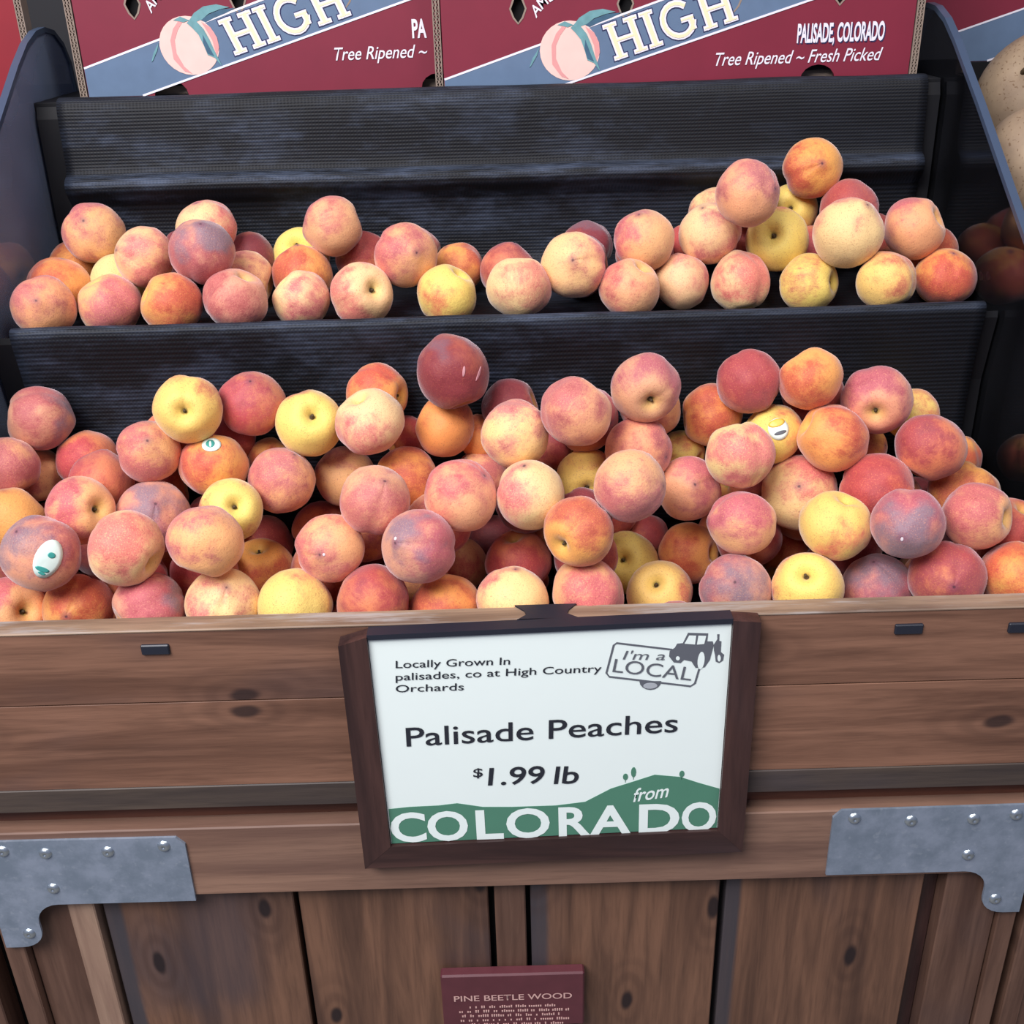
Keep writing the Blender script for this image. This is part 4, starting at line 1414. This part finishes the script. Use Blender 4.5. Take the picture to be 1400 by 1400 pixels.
    plate_bm(bm, [q(*c) for c in ((784, 34), (792, 24), (806, 15), (824, 12), (842, 16), (828, 19), (812, 25), (802, 33), (794, 36))], yy - .0003, y)
    plate_bm(bm, [q(*c) for c in ((784, 34), (794, 36), (802, 46), (808, 60), (813, 76), (821, 98), (812, 86), (803, 82), (799, 68), (794, 54), (786, 44), (780, 38))], yy - .0006, yy)
    plate_bm(bm, [q(*c) for c in ((737, 66), (734, 76), (726, 90), (724, 92), (728, 80))], yy - .0003, y)
    plate_bm(bm, [q(*c) for c in ((762, 34), (772, 29), (784, 34), (776, 37))], yy - .0006, yy)
    link('printed_leaves', mesh_from(bm, 'printed_leaves'), MTEAL, fp)
    bm = bmesh.new()
    plate_bm(bm, [q(*c) for c in ((800, 34), (812, 26), (830, 19), (850, 17), (836, 24), (818, 31), (806, 37))], yy - .0002, y)
    plate_bm(bm, [q(*c) for c in ((799, 66), (803, 80), (812, 84), (806, 70), (800, 54))], yy - .0009, yy - .0006)
    link('leaf_shadow', mesh_from(bm, 'leaf_shadow'), MTEALD, fp)
    # HIGH in slab-serif capitals, slanting along the band
    def letters(wd, grow, yy0, yy1, mat, nm):
        bm = bmesh.new()
        o0, o1 = Vector(q(838, 83)), Vector(q(1006, 27))
        L = (o1 - o0).length
        d = (o1 - o0).normalized()
        n = Vector((-d.y, d.x)) + d * -.12
        H = .0415

        def st_(pts, w_=wd, closed=False):
            stroke_bm(bm, [tuple(o0 + d * (u * L) + n * (v * H)) for u, v in pts], w_ + grow, yy0, yy1, closed)

        def stem_(u, g=0):
            e = grow / 2 / H
            st_([(u, -e), (u, 1 + e)])
            for v in (.04, .96):
                st_([(u - .050 - grow / 2 / L, v), (u + .050 + grow / 2 / L, v)], wd * .5)
        stem_(.07)
        stem_(.235)
        st_([(.07, .5), (.235, .5)], wd * .6)
        stem_(.36)
        st_([(.58 + .115 * math.cos(t_), .5 + .46 * math.sin(t_)) for t_ in [.75 + i * (2 * PI - 1.0) / 16 for i in range(17)]], wd * .85)
        st_([(.60, .46), (.70, .46)], wd * .6)
        st_([(.675, .48), (.675, .12)], wd * .8)
        stem_(.80)
        stem_(.965)
        st_([(.80, .5), (.965, .5)], wd * .6)
        return link(nm, mesh_from(bm, nm), mat, fp)
    letters(.0072, .0042, y - .0004, y, MNAVY, 'letter_outline')
    letters(.0072, .0018, y - .0007, y - .0004, MWHITE, 'letter_rim')
    letters(.0058, -.0012, y - .0010, y - .0007, MCREAM, 'lettering')
    # small lettering
    if place:
        for oo, mm, yl in ((.0013, MNAVY, y - .0002), (0, MWHITE, y - .0005)):
            a, b = Vector(q(1089, 58)), Vector(q(1208, 54))
            lettering('lettering' if not oo else 'lettering_shade', 'PALISADE, COLORADO', (a.x + oo, a.y - oo), (b.x + oo, b.y - oo), .0200, yl, mm, fp, offset=.03)
        lettering('lettering', 'Tree Ripened ~ Fresh Picked', q(974, 90), q(1201, 82), .0146, y - .0005, MWHITE, fp, shear=.28, offset=.004)
    else:
        lettering('lettering', 'PA', q(1089, 58), q(1109, 57.5), .0200, y - .0005, MWHITE, fp, offset=.03)
        lettering('lettering', 'Tree Ripened ~', q(974, 90), q(1104, 85), .0146, y - .0005, MWHITE, fp, shear=.28, offset=.004)
    lettering('lettering', 'AMERI', q(733, 25), q(772, -8), .0120, y - .0005, MWHITE, fp, offset=.01, arc=.004)
    return t


b2 = at(778, 70, 1.455)
b1 = at(258, 63, 1.486)
b3 = at(1310, 43, 1.70)
ulx = at(640, 97, 1.455)
carton(-.5315, .052, 1.486, 1.4212, 1.74, b1.x - b2.x, b1.z - b2.z, 'maroon printed peach carton on the left, tucked behind its neighbour', place=False)
carton(-.0795, .5165, 1.455, 1.4212, 1.74, 0, 0, 'maroon printed peach carton in the middle with its whole slogan showing', right_edge=True)
carton(.590, 1.18, 1.70, 1.418, 1.80, b3.x - ulx.x, b3.z - ulx.z, 'maroon and blue carton at far right beyond the clear screen', art=False, left_edge=False)
carton(-1.17, -.578, 1.54, 1.40, 1.80, -3, 0, 'bright red carton at the far left corner', red=MREDB, art=False, left_edge=False, right_edge=True) if False else None
rx_ = at(38, 50, 1.50).x
t = empty('peach_carton', 'bright red carton beyond the left clear screen', 'carton', (-.85, 1.50, 1.40), 'flattened maroon cartons standing behind the bin')
box('front_panel', (-1.15, rx_ - .0095, 1.50, 1.505, 1.40, 1.80), MREDB, t, 0)
box('back_panel', (-1.15, rx_ - .0095, 1.52, 1.5245, 1.40, 1.80), MKRAFT, t, 0)
corrugated(rx_ - .009, rx_, 1.499, 1.40, 1.80, t)


# ---------------------------------------------------------------- neighbouring bins and melons
def neighbour(x0, x1, label, inner, plate_x, psgn, shelf, deck):
    t = empty('display_bin', label, 'display bin', ((x0 + x1) / 2, 1.2, 0))
    box('front_board', (x0, x1, YF, .912, .9142, .9945), MW, t, .0006)
    box('front_board', (x0, x1, YF, .912, .7795, .9128), MW, t, .0006)
    box('recessed_strip', (x0, x1, .9095, .915, .752, .779), MWR, t, .0005)
    box('rail', (x0, x1, YF - .0015, .912, .660, .7535), MWT, t, .0015)
    s = 1 if inner == 'right' else -1
    e = x1 if inner == 'right' else x0
    for nm, a, b, y0, m in (('edge_strip', 0, .022, .893, MWS), ('stile', .0235, .078, .9035, MWS), ('plank', .083, .29, .906, MWV), ('plank', .296, .50, .906, MWV), ('plank', .506, .71, .906, MWV), ('plank', .716, .92, .906, MWV)):
        lo, hi = sorted((e - s * a, e - s * b))
        box(nm, (lo, hi, y0, .926, ZB, .6615), m, t, .0014)
    box('backing_board', (x0, x1, .9265, .934, ZB, .99), MDARK, t, 0)
    box('kick_board', (x0, x1, .90, .93, 0, ZB - .004), MWS, t, .002)
    for a in (x0, x1 - .006):
        box('side_board', (a, a + .006, .9345, 1.82, 0, 1.0), MWS, t, 0)
    y1, z1, sl = shelf[0], shelf[1], shelf[2]
    yd, zd = deck
    f = lambda y: z1 + sl * (y - y1)
    prism_yz('sloping_shelf', [(.935, f(.935)), (yd - .006, f(yd - .006)), (yd - .006, f(yd) - .02), (.945, f(.935) - .02), (.945, .94), (.935, .94)], x0 + .0065, x1 - .0065, MBLK, t)
    prism_yz('rear_deck', [(yd - .005, 1.0), (yd - .005, zd), (1.82, zd), (1.82, 0), (1.81, 0), (1.81, zd - .012), (yd + .005, zd - .012), (yd + .005, 1.0)], x0 + .0065, x1 - .0065, MBLK, t)
    corner_plate(t, plate_x, psgn, .7500, screws=True)
    return t


def melon(c, r, label, seed, sq=.92):
    bm = bmesh.new()
    bmesh.ops.create_uvsphere(bm, u_segments=40, v_segments=26, radius=1)
    for v in bm.verts:
        d = v.co.normalized()
        k = 1 + .035 * noise.noise(d * 1.5 + Vector((seed, 0, 0)))
        th = math.acos(max(-1, min(1, d.z)))
        k -= .10 * math.exp(-(th / .16) ** 2)
        v.co = Vector((d.x, d.y, d.z * sq)) * k
    o = link('melon', mesh_from(bm, 'melon', True), MMELON)
    for v in o.data.vertices:
        v.co = v.co * r
    o.location = c
    o['seed'] = seed
    tag(o, label, 'melon', 'tan melons beyond the right screen')
    bm = bmesh.new()
    prev = None
    for i in range(6):
        a = i / 5
        rr_ = r * (.055 - .02 * a)
        ring = [bm.verts.new((rr_ * math.cos(j * PI / 4) + r * .10 * a * a, rr_ * math.sin(j * PI / 4), r * (sq * .88 + .13 * a))) for j in range(8)]
        if prev:
            for j in range(8):
                bm.faces.new((prev[j], prev[(j + 1) % 8], ring[(j + 1) % 8], ring[j]))
        prev = ring
    bm.faces.new(prev)
    s = bpy.data.objects.new('stem', mesh_from(bm, 'stem', True))
    s.data.materials.append(MSTEM)
    col.objects.link(s)
    s.parent = o
    return o


def sph(px, py, d):
    return EYE + (FW + RT * ((px - 700) / FPX) - UP * ((py - 700) / FPX)) * d


r1, r2 = .1015, .0880
c1, c2 = sph(1436, 140, 1.50), sph(1436, 238, 1.33)
m1 = melon(c1, r1, 'tan freckled melon with its stem showing, upper one beyond the right clear screen', 3.3)
m2 = melon(c2, r2, 'tan freckled melon, lower and nearer one beyond the right clear screen', 8.1)
v1 = (c1 - EYE).normalized()
X1 = (RT - v1 * RT.dot(v1)).normalized()
Y1 = (UP - v1 * UP.dot(v1)).normalized()
m1.rotation_euler = (X1 * -.39 + Y1 * .46 - v1 * .80).to_track_quat('Z', 'Y').to_euler()
m2.rotation_euler = (.5, .7, .8)
# the neighbour's shelf slopes so that both melons lie on it
sl = (c1.z - c2.z) / (c1.y - c2.y)
for _ in range(4):
    cs = math.cos(math.atan(sl))
    za, zb = c2.z - r2 * .965 / cs, c1.z - r1 * .965 / cs
    sl = (zb - za) / (c1.y - c2.y)
neighbour(.5600, 1.55, 'neighbouring wooden bin at the right edge, only its side showing', 'left', .562, 1, (c2.y, za, sl), (1.695, 1.4175))
neighbour(-1.60, -.6050, 'neighbouring wooden bin at the left edge, only its side showing', 'right', -.607, -1, (.935, 1.0, .45), (1.495, 1.3995))
